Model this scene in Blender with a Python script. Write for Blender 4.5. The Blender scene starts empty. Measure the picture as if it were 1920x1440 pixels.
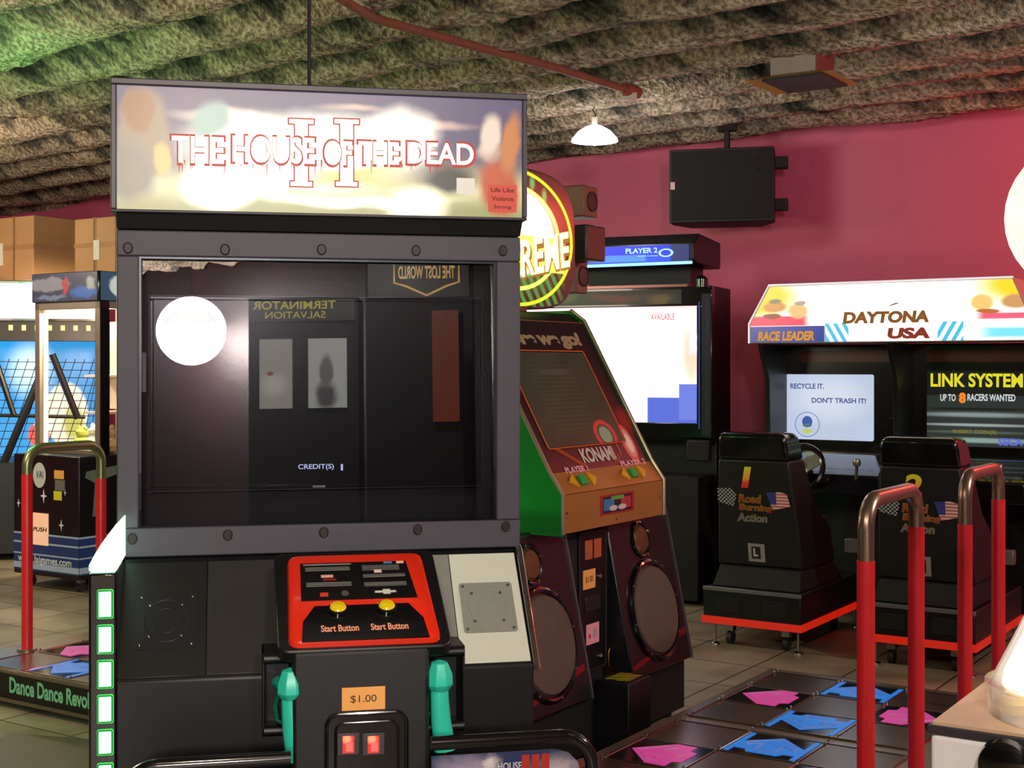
import bpy, bmesh, math, random
from mathutils import Vector, Matrix, noise
random.seed(4)
SC = bpy.context.scene
COL = SC.collection

# ------------------------------------------------------------------ camera, world, exposure
CAMZ, FOC, HY = 1.5, 2540.0, 685.0
cam = bpy.data.cameras.new('camera')
cam.sensor_width = 36; cam.lens = FOC / 1920 * 36
cam.shift_y = -(720 - HY) / 1920
cam.clip_end = 60
camo = bpy.data.objects.new('camera', cam); COL.objects.link(camo)
camo.location = (0, 0, CAMZ); camo.rotation_euler = (math.radians(90), 0, 0)
SC.camera = camo
SC.view_settings.view_transform = 'Standard'
SC.view_settings.look = 'None'
SC.view_settings.gamma = 1
SC.view_settings.exposure = 0.15
w = bpy.data.worlds.new('world'); SC.world = w; w.use_nodes = True
w.node_tree.nodes['Background'].inputs[0].default_value = (.02, .016, .015, 1)
w.node_tree.nodes['Background'].inputs[1].default_value = 1

TH = math.radians(33.3)
CT, ST = math.cos(TH), math.sin(TH)
def W(l, d, z=0):            # room axes (l along the back wall, d towards it) to world
    return Vector((CT*l + ST*d, -ST*l + CT*d, z))

def light(name, loc, power, color, size=.1, kind='POINT', rot=None, spot=None):
    L = bpy.data.lights.new(name, kind); L.energy = power; L.color = color
    if kind == 'POINT': L.shadow_soft_size = size
    if kind == 'SPOT': L.shadow_soft_size = size; L.spot_size = spot or 1.2; L.spot_blend = .6
    if kind == 'AREA': L.shape = 'DISK'; L.size = size
    o = bpy.data.objects.new(name, L); COL.objects.link(o); o.location = loc
    if rot: o.rotation_euler = rot
    return o
WARM = (1, .83, .62)
FLASH_POS = Vector((.50, -4.4, 2.55))
light('flash_stand_in_light', FLASH_POS + Vector((0, .0, -.08)), 1150, (1, .92, .84), .3)  # added behind the camera in place of its flash
light('lamp_and_fill_light', (.5, 8.2, 2.78), 26, (1, .93, .88), .15)
light('lamp_and_fill_light', W(-5.5, 2.6, 2.3), 95, WARM, .5)  # added fill over the left floor, no lamp seen here
light('lamp_and_fill_light', W(-8.6, 4.6, 2.6), 120, WARM, .12)  # unseen fill added to brighten the far left
light('lamp_and_fill_light', W(.9, 5.0, 2.5), 150, (1, .86, .76), .12)  # added fill for the dance pads and right floor
light('lamp_and_fill_light', W(-1.2, .9, 2.6), 60, WARM, .12)  # added camera-side fill, not a seen lamp
light('lamp_and_fill_light', W(.6, .3, 2.85), 150, (1, .93, .86), .12)  # flash-like fill added above the camera
light('green_lamp_light', W(-6.0, 4.0, 2.35), 38, (.12, 1, .25), .08)
light('green_lamp_light', W(-3.9, 2.9, .6), 7, (.1, 1, .25), .08)
light('red_lamp_light', W(-.75, 8.1, 2.5), 48, (1, .10, .07), .1)

# ------------------------------------------------------------------ materials
def lin(c):
    if isinstance(c, str): c = tuple(int(c[i:i+2], 16)/255 for i in (0, 2, 4))
    elif max(c) > 1.001 and not getattr(c, 'raw', False): c = tuple(v/255 for v in c)
    return tuple((v/12.92 if v <= .04045 else ((v+.055)/1.055)**2.4) for v in c[:3]) + (1,)
MATS = {}
def mat(name, col, rough=.5, metal=0, emit=0, var=.12, vscale=12, bump=0, bscale=60, coat=0, spec=.5):
    if name in MATS: return MATS[name]
    m = bpy.data.materials.new(name); m.use_nodes = True
    nt = m.node_tree; N = nt.nodes; L = nt.links; p = N['Principled BSDF']
    c = lin(col)
    tc = N.new('ShaderNodeTexCoord'); nz = N.new('ShaderNodeTexNoise')
    nz.inputs['Scale'].default_value = vscale; nz.inputs['Detail'].default_value = 4
    L.new(tc.outputs['Object'], nz.inputs['Vector'])
    mx = N.new('ShaderNodeMix'); mx.data_type = 'RGBA'
    mx.inputs[6].default_value = tuple(v*(1-var) for v in c[:3]) + (1,)
    mx.inputs[7].default_value = tuple(min(1, v*(1+var)) for v in c[:3]) + (1,)
    L.new(nz.outputs['Fac'], mx.inputs[0])
    if emit:
        p.inputs['Base Color'].default_value = (.02, .02, .02, 1)
        L.new(mx.outputs[2], p.inputs['Emission Color']); p.inputs['Emission Strength'].default_value = emit
    else:
        L.new(mx.outputs[2], p.inputs['Base Color'])
    p.inputs['Roughness'].default_value = rough; p.inputs['Metallic'].default_value = metal
    p.inputs['Coat Weight'].default_value = coat; p.inputs['Specular IOR Level'].default_value = spec
    if bump:
        b = N.new('ShaderNodeBump'); b.inputs['Strength'].default_value = bump; b.inputs['Distance'].default_value = .01
        n2 = N.new('ShaderNodeTexNoise'); n2.inputs['Scale'].default_value = bscale; n2.inputs['Detail'].default_value = 6
        L.new(tc.outputs['Object'], n2.inputs['Vector']); L.new(n2.outputs['Fac'], b.inputs['Height'])
        L.new(b.outputs['Normal'], p.inputs['Normal'])
    MATS[name] = m
    return m

def paint(name, size, base, layers, emit=0, warp=0, wscale=4, rough=.35, metal=0):
    """printed or backlit artwork in object coordinates, u,v in 0..1 over size"""
    m = bpy.data.materials.new(name); m.use_nodes = True
    nt = m.node_tree; N = nt.nodes; L = nt.links; p = N['Principled BSDF']
    def math_(op, a, b=0.0, c=None):
        n = N.new('ShaderNodeMath'); n.operation = op
        for i, v in enumerate((a, b) if c is None else (a, b, c)):
            if isinstance(v, (int, float)): n.inputs[i].default_value = v
            else: L.new(v, n.inputs[i])
        return n.outputs[0]
    tc = N.new('ShaderNodeTexCoord'); sx = N.new('ShaderNodeSeparateXYZ'); L.new(tc.outputs['Object'], sx.inputs[0])
    u = math_('DIVIDE', sx.outputs[0], size[0]); v = math_('DIVIDE', sx.outputs[1], size[1])
    u0, v0 = u, v
    if warp:
        nz = N.new('ShaderNodeTexNoise'); nz.inputs['Scale'].default_value = wscale/size[0]; nz.inputs['Detail'].default_value = 5
        L.new(tc.outputs['Object'], nz.inputs['Vector'])
        s2 = N.new('ShaderNodeSeparateColor'); L.new(nz.outputs['Color'], s2.inputs[0])
        u = math_('MULTIPLY_ADD', math_('SUBTRACT', s2.outputs[0], .5), warp, u)
        v = math_('MULTIPLY_ADD', math_('SUBTRACT', s2.outputs[1], .5), warp*size[0]/size[1]*.6, v)
    cur = None
    rgb = N.new('ShaderNodeRGB'); rgb.outputs[0].default_value = lin(base); cur = rgb.outputs[0]
    for ly in layers:
        k = ly[0]; uu, vv = (u, v)
        if k.isupper(): uu, vv = u0, v0; k = k.lower()
        if k == 'g':      # linear in v: from v1 to v2 goes to the colour
            fac = N.new('ShaderNodeMapRange'); fac.interpolation_type = 'SMOOTHSTEP'
            L.new(vv, fac.inputs[0]); fac.inputs[1].default_value = ly[1]; fac.inputs[2].default_value = ly[2]
            f = fac.outputs[0]; colr = ly[3]; al = ly[4] if len(ly) > 4 else 1
        else:
            cx, cy, rx, ry, soft, colr = ly[1:7]; al = ly[7] if len(ly) > 7 else 1
            a = math_('DIVIDE', math_('SUBTRACT', uu, cx), rx); b = math_('DIVIDE', math_('SUBTRACT', vv, cy), ry)
            if k in 'er':
                d = math_('SQRT', math_('ADD', math_('MULTIPLY', a, a), math_('MULTIPLY', b, b)))
            else:
                d = math_('MAXIMUM', math_('ABSOLUTE', a), math_('ABSOLUTE', b))
            if k == 'r': d = math_('MULTIPLY', math_('ABSOLUTE', math_('SUBTRACT', d, 1)), 1/soft); soft = .5
            fac = N.new('ShaderNodeMapRange'); fac.interpolation_type = 'SMOOTHSTEP'
            L.new(d, fac.inputs[0]); fac.inputs[1].default_value = 1; fac.inputs[2].default_value = max(0, 1-soft)-.001
            f = fac.outputs[0]
            if k == 's':   # stripes across v inside a box; ly[8] = count
                st = math_('GREATER_THAN', math_('FRACT', math_('MULTIPLY', vv, ly[8])), .5); f = math_('MULTIPLY', f, st)
            if k == 'h':   # stripes along u
                st = math_('GREATER_THAN', math_('FRACT', math_('MULTIPLY', math_('ADD', uu, math_('MULTIPLY', vv, ly[9] if len(ly) > 9 else 0)), ly[8])), .5); f = math_('MULTIPLY', f, st)
            if k == 'c':
                sa = math_('GREATER_THAN', math_('FRACT', math_('MULTIPLY', uu, ly[8])), .5)
                sb = math_('GREATER_THAN', math_('FRACT', math_('MULTIPLY', vv, ly[9])), .5)
                f = math_('MULTIPLY', f, math_('ABSOLUTE', math_('SUBTRACT', sa, sb)))
        if al != 1: f = math_('MULTIPLY', f, al)
        mx = N.new('ShaderNodeMix'); mx.data_type = 'RGBA'; L.new(f, mx.inputs[0]); L.new(cur, mx.inputs[6])
        g = 1.0
        if isinstance(colr, tuple) and len(colr) == 4: g = colr[3]; colr = colr[:3]
        c = lin(colr); mx.inputs[7].default_value = (c[0]*g, c[1]*g, c[2]*g, 1); cur = mx.outputs[2]
    if emit:
        p.inputs['Base Color'].default_value = (.03, .03, .03, 1)
        L.new(cur, p.inputs['Emission Color']); p.inputs['Emission Strength'].default_value = emit
    else: L.new(cur, p.inputs['Base Color'])
    p.inputs['Roughness'].default_value = rough; p.inputs['Metallic'].default_value = metal
    return m

def glass_mat(name, tint=(1, 1, 1), gloss=1.0, ior=1.5, rough=.0, milky=0):
    if name in MATS: return MATS[name]
    m = bpy.data.materials.new(name); m.use_nodes = True; nt = m.node_tree; N = nt.nodes; L = nt.links
    N.clear(); out = N.new('ShaderNodeOutputMaterial')
    t = N.new('ShaderNodeBsdfTransparent'); t.inputs[0].default_value = tint + (1,)
    g = N.new('ShaderNodeBsdfGlossy'); g.inputs['Roughness'].default_value = rough; g.inputs[0].default_value = (gloss,)*3 + (1,)
    lw = N.new('ShaderNodeLayerWeight'); lw.inputs['Blend'].default_value = .5      # Schlick reflectance of a pane
    pw_ = N.new('ShaderNodeMath'); pw_.operation = 'POWER'; L.new(lw.outputs['Facing'], pw_.inputs[0]); pw_.inputs[1].default_value = 5
    f = N.new('ShaderNodeMapRange'); L.new(pw_.outputs[0], f.inputs[0]); f.inputs[3].default_value = ((ior-1)/(ior+1))**2; f.inputs[4].default_value = 1
    mx = N.new('ShaderNodeMixShader'); L.new(f.outputs[0], mx.inputs[0]); L.new(t.outputs[0], mx.inputs[1]); L.new(g.outputs[0], mx.inputs[2])
    o = mx.outputs[0]
    if milky:
        df = N.new('ShaderNodeBsdfTranslucent'); df.inputs[0].default_value = (.9, .85, .8, 1)
        m2 = N.new('ShaderNodeMixShader'); m2.inputs[0].default_value = milky; L.new(o, m2.inputs[1]); L.new(df.outputs[0], m2.inputs[2]); o = m2.outputs[0]
    L.new(o, out.inputs[0]); MATS[name] = m
    return m

BLACK = mat('black_laminate', '070608', .42, var=.3)
BLKG = mat('black_gloss', '0c0b0d', .16, coat=.5)
BLKM = mat('black_matte', '090809', .7)
GREYB = mat('bezel_powder_coat', '403c48', .55, bump=.15, bscale=400)
CHROME = mat('chrome', 'c8c8c8', .12, 1)
STEEL = mat('brushed_steel', 'a8a8a0', .34, 1, vscale=30)
SCREW = mat('screw_metal', '9a9a98', .25, 1)

# ------------------------------------------------------------------ mesh builder
class MB:
    def __init__(s): s.bm = bmesh.new()
    def face(s, vs):
        try: s.bm.faces.new(vs)
        except ValueError: pass
    def loft(s, rings, cap=True, close=False):
        R = [[s.bm.verts.new(p) for p in r] for r in rings]; n = len(R[0])
        k = len(R) if close else len(R)-1
        for i in range(k):
            a, b = R[i], R[(i+1) % len(R)]
            for j in range(n): s.face((a[j], a[(j+1) % n], b[(j+1) % n], b[j]))
        if cap and not close: s.face(R[0][::-1]); s.face(R[-1])
        return s
    def box(s, x0, x1, y0, y1, z0, z1):
        return s.loft([[(x0, y0, z), (x1, y0, z), (x1, y1, z), (x0, y1, z)] for z in (z0, z1)])
    def prism(s, axis, pts, a, b):
        f = {'x': lambda p, q: (q, p[0], p[1]), 'y': lambda p, q: (p[0], q, p[1]), 'z': lambda p, q: (p[0], p[1], q)}[axis]
        return s.loft([[f(p, q) for p in pts] for q in (a, b)])
    def ring_frame(s, x0, x1, z0, z1, X0, X1, Z0, Z1, a, b):   # plate in XY with rectangular hole, thickness a..b along z
        s.box(x0, x1, z0, Z0, a, b) if Z0 > z0 else None
        s.box(x0, x1, Z1, z1, a, b) if z1 > Z1 else None
        s.box(x0, X0, Z0, Z1, a, b); s.box(X1, x1, Z0, Z1, a, b)
        return s
    def tube(s, path, r, n=14, closed=False, cap=True):
        P = [Vector(p) for p in path]; rings = []; up = None
        for i, p in enumerate(P):
            if closed: t = P[(i+1) % len(P)] - P[i-1]
            else: t = P[min(i+1, len(P)-1)] - P[max(i-1, 0)]
            t.normalize()
            if up is None:
                up = Vector((0, 0, 1)) if abs(t.z) < .9 else Vector((1, 0, 0))
            x = up.cross(t).normalized() if up.cross(t).length > 1e-6 else Vector((1, 0, 0)); up = t.cross(x)
            rr = r[i] if isinstance(r, (list, tuple)) else r
            rings.append([p + x*math.cos(2*math.pi*k/n)*rr + up*math.sin(2*math.pi*k/n)*rr for k in range(n)])
        return s.loft(rings, cap, closed)
    def cyl(s, p0, p1, r0, r1=None, n=24):
        return s.tube([p0, p1], [r0, r0 if r1 is None else r1], n)
    def disc(s, cx, cy, rx, ry, z0, z1, n=36):
        return s.loft([[(cx+rx*math.cos(2*math.pi*k/n), cy+ry*math.sin(2*math.pi*k/n), z) for k in range(n)] for z in (z0, z1)])
    def torus(s, cx, cy, rx, ry, z, r, n=40):
        return s.tube([(cx+rx*math.cos(2*math.pi*k/n), cy+ry*math.sin(2*math.pi*k/n), z) for k in range(n)], r, 8, closed=True)
    def lathe(s, prof, c=(0, 0), n=32, cap=True):
        return s.loft([[(c[0]+r*math.cos(2*math.pi*k/n), c[1]+r*math.sin(2*math.pi*k/n), z) for k in range(n)] for r, z in prof], cap)
    def poly(s, pts, z0, z1): return s.prism('z', pts, z0, z1)

def rrect(x0, x1, y0, y1, r, n=5):
    out = []
    for cx, cy, a0 in ((x1-r, y0+r, -90), (x1-r, y1-r, 0), (x0+r, y1-r, 90), (x0+r, y0+r, 180)):
        for k in range(n+1):
            a = math.radians(a0 + 90*k/n); out.append((cx+r*math.cos(a), cy+r*math.sin(a)))
    return out

def tag(o, label=None, cat=None, group=None, kind=None):
    if label: o['label'] = label
    if cat: o['category'] = cat
    if group: o['group'] = group
    if kind: o['kind'] = kind
    return o
def thing(name, label, cat, loc=(0, 0, 0), rz=0, group=None):
    o = bpy.data.objects.new(name, None); COL.objects.link(o)
    o.location = loc; o.rotation_euler = (0, 0, rz); o.empty_display_size = .1
    o['mw'] = 0; del o['mw']
    return tag(o, label, cat, group)
def part(name, mb, m, parent=None, F=None, bevel=0, label=None, smooth=True):
    bmesh.ops.recalc_face_normals(mb.bm, faces=mb.bm.faces)
    me = bpy.data.meshes.new(name); mb.bm.to_mesh(me); mb.bm.free()
    if smooth:
        me.polygons.foreach_set('use_smooth', [True]*len(me.polygons)); me.set_sharp_from_angle(angle=math.radians(32))
    me.materials.append(m)
    o = bpy.data.objects.new(name, me); COL.objects.link(o)
    if parent is not None: o.parent = parent
    if F is not None: o.matrix_local = F
    if bevel:
        b = o.modifiers.new('bevel', 'BEVEL'); b.width = bevel; b.segments = 2; b.limit_method = 'ANGLE'
    if label: o['label'] = label
    return o
def SF(o, ax=(1, 0, 0), ay=(0, 0, 1)):     # surface frame: X right, Y up along the surface, Z outwards
    ax = Vector(ax).normalized(); ay = Vector(ay).normalized(); az = ax.cross(ay).normalized(); ay = az.cross(ax)
    M_ = Matrix((ax, ay, az)).transposed().to_4x4(); M_.translation = Vector(o)
    return M_
def rootM(o): return Matrix.Translation(o.location) @ o.rotation_euler.to_matrix().to_4x4()
def H(root, F, px, py):                   # where the sight line of a pixel meets the plane of a surface frame
    Mi = (rootM(root) @ F).inverted()
    a = Mi @ Vector((0, 0, CAMZ)); b = Mi @ Vector(((px-960)/FOC, 1, CAMZ+(HY-py)/FOC))
    d = b - a; t = -a.z/d.z; q = a + d*t
    return (q.x, q.y)
def off(F, s=0, t=0, n=0): return F @ Matrix.Translation((s, t, n))
def text(parent, F, string, s0, s1, t0, t1, m, bold=0, shear=0, name='lettering', th=.0012, space=1.0, shearfit=True):
    c = bpy.data.curves.new('t', 'FONT'); c.body = string; c.offset = bold; c.shear = shear; c.space_character = space
    c.resolution_u = 4; c.align_x = 'CENTER'
    o = bpy.data.objects.new('t', c); me = bpy.data.meshes.new_from_object(o)
    bpy.data.objects.remove(o); bpy.data.curves.remove(c)
    bm = bmesh.new(); bm.from_mesh(me); bpy.data.meshes.remove(me)
    xs = [v.co.x for v in bm.verts]; ys = [v.co.y for v in bm.verts]
    x0, x1, y0, y1 = min(xs), max(xs), min(ys), max(ys)
    for v in bm.verts:
        v.co.x = (v.co.x-x0)/(x1-x0)*(s1-s0); v.co.y = (v.co.y-y0)/(y1-y0)*(t1-t0); v.co.z = th
    me = bpy.data.meshes.new(name); bm.to_mesh(me); bm.free(); me.materials.append(m)
    o2 = bpy.data.objects.new(name, me); COL.objects.link(o2); o2.parent = parent; o2.matrix_local = off(F, s0, t0)
    return o2
def textpx(root, F, string, x0, x1, y0, y1, m, parent=None, **k):   # box given by its left/right/top/bottom in the photograph
    a = H(root, F, x0, y1); b = H(root, F, x1, y0)
    a2 = H(root, F, x0, (y0+y1)/2); b2 = H(root, F, x1, (y0+y1)/2); c = H(root, F, (x0+x1)/2, y0); d = H(root, F, (x0+x1)/2, y1)
    return text(parent or root, F, string, a2[0], b2[0], d[1], c[1], m, **k)
def plate(name, parent, F, s0, s1, t0, t1, th, m, bevel=0, r=0, label=None, n0=0):
    mb = MB()
    if r: mb.poly(rrect(0, s1-s0, 0, t1-t0, r), 0, th)
    else: mb.box(0, s1-s0, 0, t1-t0, 0, th)
    return part(name, mb, m, parent, off(F, s0, t0, n0), bevel, label)
def boxpx(root, F, x0, x1, y0, y1):
    a = H(root, F, x0, (y0+y1)/2); b = H(root, F, x1, (y0+y1)/2); c = H(root, F, (x0+x1)/2, y0); d = H(root, F, (x0+x1)/2, y1)
    return a[0], b[0], d[1], c[1]
def struct(name, mb, m, smooth=False):
    o = part(name, mb, m, smooth=smooth); o['kind'] = 'structure'; return o

# ------------------------------------------------------------------ room shell
L0, L1, D0, D1, CZ = -13.0, 3.2, -6.5, 8.92, 3.1
def wall_mat(name, col):
    m = mat(name, col, .55, var=.10, vscale=1.6, bump=.35, bscale=45); return m
PINK = wall_mat('pink_wall_paint', 'c25676')
def tile_mat():
    m = bpy.data.materials.new('floor_tiles'); m.use_nodes = True; N = m.node_tree.nodes; L = m.node_tree.links; p = N['Principled BSDF']
    tc = N.new('ShaderNodeTexCoord'); mp = N.new('ShaderNodeMapping'); L.new(tc.outputs['Object'], mp.inputs[0])
    mp.inputs['Rotation'].default_value = (0, 0, TH)
    br = N.new('ShaderNodeTexBrick'); br.offset = 0; br.squash = 1; L.new(mp.outputs[0], br.inputs[0])
    br.inputs['Color1'].default_value = lin('a2937f'); br.inputs['Color2'].default_value = lin('93856f'); br.inputs['Mortar'].default_value = lin('3d352e')
    br.inputs['Scale'].default_value = 1; br.inputs['Mortar Size'].default_value = .006; br.inputs['Mortar Smooth'].default_value = .3
    br.inputs['Brick Width'].default_value = .45; br.inputs['Row Height'].default_value = .45
    nz = N.new('ShaderNodeTexNoise'); nz.inputs['Scale'].default_value = 3; nz.inputs['Detail'].default_value = 8; L.new(tc.outputs['Object'], nz.inputs[0])
    cr = N.new('ShaderNodeValToRGB'); cr.color_ramp.elements[0].position = .3; cr.color_ramp.elements[1].position = .6
    cr.color_ramp.elements[0].color = (.55, .5, .45, 1); L.new(nz.outputs[0], cr.inputs[0])
    mx = N.new('ShaderNodeMix'); mx.data_type = 'RGBA'; mx.blend_type = 'MULTIPLY'; mx.inputs[0].default_value = 1
    L.new(br.outputs[0], mx.inputs[6]); L.new(cr.outputs[0], mx.inputs[7]); L.new(mx.outputs[2], p.inputs['Base Color'])
    p.inputs['Roughness'].default_value = .42
    b = N.new('ShaderNodeBump'); b.inputs['Strength'].default_value = .4; b.inputs['Distance'].default_value = .004; b.invert = True
    L.new(br.outputs['Fac'], b.inputs['Height']); L.new(b.outputs[0], p.inputs['Normal'])
    return m
def slab(l0, l1, d0, d1, z0, z1):
    mb = MB(); mb.loft([[W(l0, d0, z), W(l1, d0, z), W(l1, d1, z), W(l0, d1, z)] for z in (z0, z1)]); return mb
struct('floor', slab(L0, L1, D0, D1, -.1, 0), tile_mat())
struct('wall_back', slab(L0, L1, D1, D1+.15, 0, CZ+.42), PINK)
struct('wall_left', slab(L0-.15, L0, D0, D1, 0, CZ+.42), PINK)
struct('wall_right', slab(L1, L1+.15, D0, D1, 0, CZ+.42), wall_mat('dark_red_paint', '1c080c'))
struct('wall_front', slab(L0, L1, D0-.15, D0, 0, CZ+.42), wall_mat('dark_wall_paint', '0a0506'))
struct('baseboard_back', slab(L0, L1, D1-.02, D1, 0, .13), mat('dark_red_baseboard', '3a1018', .5))

def ceiling():
    m = bpy.data.materials.new('sprayed_insulation'); m.use_nodes = True; N = m.node_tree.nodes; L = m.node_tree.links; p = N['Principled BSDF']
    tc = N.new('ShaderNodeTexCoord')
    mp = N.new('ShaderNodeMapping'); mp.inputs['Rotation'].default_value = (0, 0, TH); mp.inputs['Scale'].default_value = (.5, 3.6, 1)
    L.new(tc.outputs['Object'], mp.inputs[0])
    n1 = N.new('ShaderNodeTexNoise'); n1.inputs['Scale'].default_value = 1.6; n1.inputs['Detail'].default_value = 8; n1.inputs['Roughness'].default_value = .65; L.new(mp.outputs[0], n1.inputs[0])
    cr = N.new('ShaderNodeValToRGB'); e = cr.color_ramp.elements
    e[0].position = .36; e[0].color = lin('2c302e'); e[1].position = .60; e[1].color = lin('c4b09a')
    k = e.new(.47); k.color = lin('6c655c'); at = N.new('ShaderNodeAttribute'); at.attribute_name = 'fluff'      # thick beige fluff on the ribs, thin grey spray between
    ad = N.new('ShaderNodeMath'); ad.operation = 'MULTIPLY_ADD'; L.new(at.outputs['Fac'], ad.inputs[0]); ad.inputs[1].default_value = .22
    L.new(n1.outputs[0], ad.inputs[2]); sb_ = N.new('ShaderNodeMath'); sb_.operation = 'SUBTRACT'; L.new(ad.outputs[0], sb_.inputs[0]); sb_.inputs[1].default_value = .10
    L.new(sb_.outputs[0], cr.inputs[0])
    n2 = N.new('ShaderNodeTexNoise'); n2.inputs['Scale'].default_value = 38; n2.inputs['Detail'].default_value = 5; L.new(tc.outputs['Object'], n2.inputs[0])
    c2 = N.new('ShaderNodeValToRGB'); c2.color_ramp.elements[0].position = .38; c2.color_ramp.elements[1].position = .62
    c2.color_ramp.elements[0].color = (.28, .27, .27, 1); L.new(n2.outputs[0], c2.inputs[0])
    mx = N.new('ShaderNodeMix'); mx.data_type = 'RGBA'; mx.blend_type = 'MULTIPLY'; mx.inputs[0].default_value = .9
    L.new(cr.outputs[0], mx.inputs[6]); L.new(c2.outputs[0], mx.inputs[7]); L.new(mx.outputs[2], p.inputs['Base Color'])
    p.inputs['Roughness'].default_value = .95; p.inputs['Specular IOR Level'].default_value = .1
    b = N.new('ShaderNodeBump'); b.inputs['Strength'].default_value = .9; b.inputs['Distance'].default_value = .05
    L.new(n2.outputs[0], b.inputs['Height']); L.new(b.outputs[0], p.inputs['Normal'])
    def hz(l, d):
        wv = noise.noise(Vector((l*.33, d*.5, 3)))*.30 + noise.noise(Vector((l*.9, d*1.6, 7)))*.07
        ph = (d*.9956 + l*.094 + wv)/.5
        f = ph - math.floor(ph)
        s = .5 - .5*math.cos(2*math.pi*f); s = min(1, s**1.5*1.25)             # hanging ribs with wide recesses between
        r = noise.noise(Vector((l*1.4, d*8, 1)))*.024 + noise.noise(Vector((l*6, d*20, 2)))*.008 + noise.noise(Vector((l*26, d*36, 5)))*.012
        return CZ + .17*(1-s) - .03 + r*1.3, s
    me = bpy.data.meshes.new('ceiling'); V = []; Fc = []; A_ = []
    ls = []; x = L0
    while x < L1: ls.append(x); x += .045
    ls.append(L1)
    ds = []; y = D0
    while y < D1: ds.append(y); y += (.12 if y < 1.5 else .032)
    ds.append(D1)
    for a in ls:
        for b_ in ds:
            z_, s_ = hz(a, b_); V.append(W(a, b_, z_)); A_.append(s_)
    n = len(ds)
    for i in range(len(ls)-1):
        for j in range(n-1): Fc.append((i*n+j, i*n+j+1, (i+1)*n+j+1, (i+1)*n+j))
    me.from_pydata(V, [], Fc); me.polygons.foreach_set('use_smooth', [True]*len(Fc)); me.materials.append(m)
    at_ = me.attributes.new('fluff', 'FLOAT', 'POINT'); at_.data.foreach_set('value', A_)
    o = bpy.data.objects.new('ceiling', me); COL.objects.link(o); o['kind'] = 'structure'
ceiling()
struct('trim_1', slab(L0, L1, D0, D1, CZ+.42, CZ+.5), BLKM)   # roof deck above the sprayed insulation

# ------------------------------------------------------------------ main gun game cabinet
YA = math.radians(11.5)
G = thing('arcade_cabinet', 'largest, nearest black arcade cabinet with bright picture header, dark screen and red control console', 'arcade cabinet', (-1.083, 3.71, 0), YA)
GW = 1.13
F0 = SF((0, 0, 0))                       # plane of the bezel, local y=0
def yf(y): return SF((0, y, 0))
mb = MB()
mb.box(.0, .03, .045, .85, .05, 2.0); mb.box(GW-.03, GW, .045, .85, .05, 2.0)
mb.box(.03, GW-.03, .82, .85, .05, 2.0); mb.box(.03, GW-.03, .045, .82, 1.88, 2.0)
mb.prism('x', [(.82, .05), (-.25, .05), (-.25, .685), (-.005, .965), (.05, .985), (.82, .985)], .015, GW-.015)
part('cabinet_body', mb, BLACK, G, bevel=.004)
# bezel with bolts
x0, x1, z0, z1 = boxpx(G, F0, 260, 931, 485, 983)
mb = MB(); mb.ring_frame(.0, GW, .972, 1.872, x0, x1, z0, z1, -.045, 0)
bz = part('screen_bezel', mb, GREYB, G, F0, bevel=.004)
for i, (px, py) in enumerate([(240, 465), (422, 468), (603, 468), (780, 470), (943, 470), (248, 1010), (427, 1003), (607, 998), (783, 993), (948, 987)]):
    s, t = H(G, F0, px, py)
    mb = MB(); mb.disc(0, 0, .0105, .013, .0, .004, 20); mb.torus(0, 0, .011, .0135, .002, .0025, 20); mb.disc(0, 0, .004, .004, .003, .007, 6)
    part('bolt', mb, mat('dark_red_bolt', '1c0a10', .5, .2), bz, Matrix.Translation((s, t, 0)))
mb = MB(); mb.ring_frame(x0-.001, x1+.001, z0-.001, z1+.001, x0+.006, x1-.006, z0+.006, z1-.006, -.03, -.012)
part('screen_trim', mb, mat('dark_chrome', '2a2c34', .3, .6), G, F0)
gm = glass_mat('smoked_glass', (.72, .72, .75), 1, 1.9)
mb = MB(); mb.box(0, x1-x0, 0, z1-z0, -.004, 0)
GLF = SF((x0, .006, z0), (1, 0, 0), (0, math.sin(math.radians(2.3)), math.cos(math.radians(2.3))))
part('screen_glass', mb, gm, G, GLF)
# monitor inside
FM = yf(.10)
a0, a1, b0, b1 = boxpx(G, FM, 280, 903, 557, 916)
mb = MB(); mb.ring_frame(a0, a1, b0, b1, a0+.012, a1-.012, b0+.014, b1-.012, -.05, 0)
mon = part('monitor', mb, mat('monitor_gloss_frame', '16161b', .2, coat=.6), G, FM, bevel=.003)
mb = MB(); mb.box(0, a1-a0-.02, 0, b1-b0-.022, -.03, 0)
part('display', mb, mat('dark_display', '08070c', .22), mon, Matrix.Translation((a0+.01, b0+.012, -.006)))
mb = MB(); r_ = .0012
mb.tube([(a0, b0, .002), (a1, b0, .002), (a1, b1, .002), (a0, b1, .002)], r_*1.2, 6, closed=True)
part('frame_edge', mb, mat('grey_edge', '6a6a70', .35, .8), mon)
s, t = H(G, FM, 598, 912)
mb = MB(); mb.box(s-.018, s+.018, t-.003, t+.003, 0, .003); part('maker_badge', mb, STEEL, mon)
CRED = mat('blue_white_display_text', 'c9ccff', .5, emit=1.6)
fm2 = off(FM, 0, 0, -.004)
textpx(G, fm2, 'CREDIT(S)', 559, 626, 870, 882, CRED, bold=.015)
textpx(G, fm2, '1', 639, 643, 870, 882, CRED, bold=.02)
mb = MB(); mb.box(.03, GW-.03, .18, .2, .985, 1.88); part('inner_panel', mb, mat('dark_inner_panel', '0b090c', .5), G)
s, t = H(G, yf(.06), 268, 698)
mb = MB(); mb.box(s-.009, s+.009, .055, .06, t-.055, t+.055); part('paper_tag', mb, mat('paper_tag', 'a8a8ac', .7), G)
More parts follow.
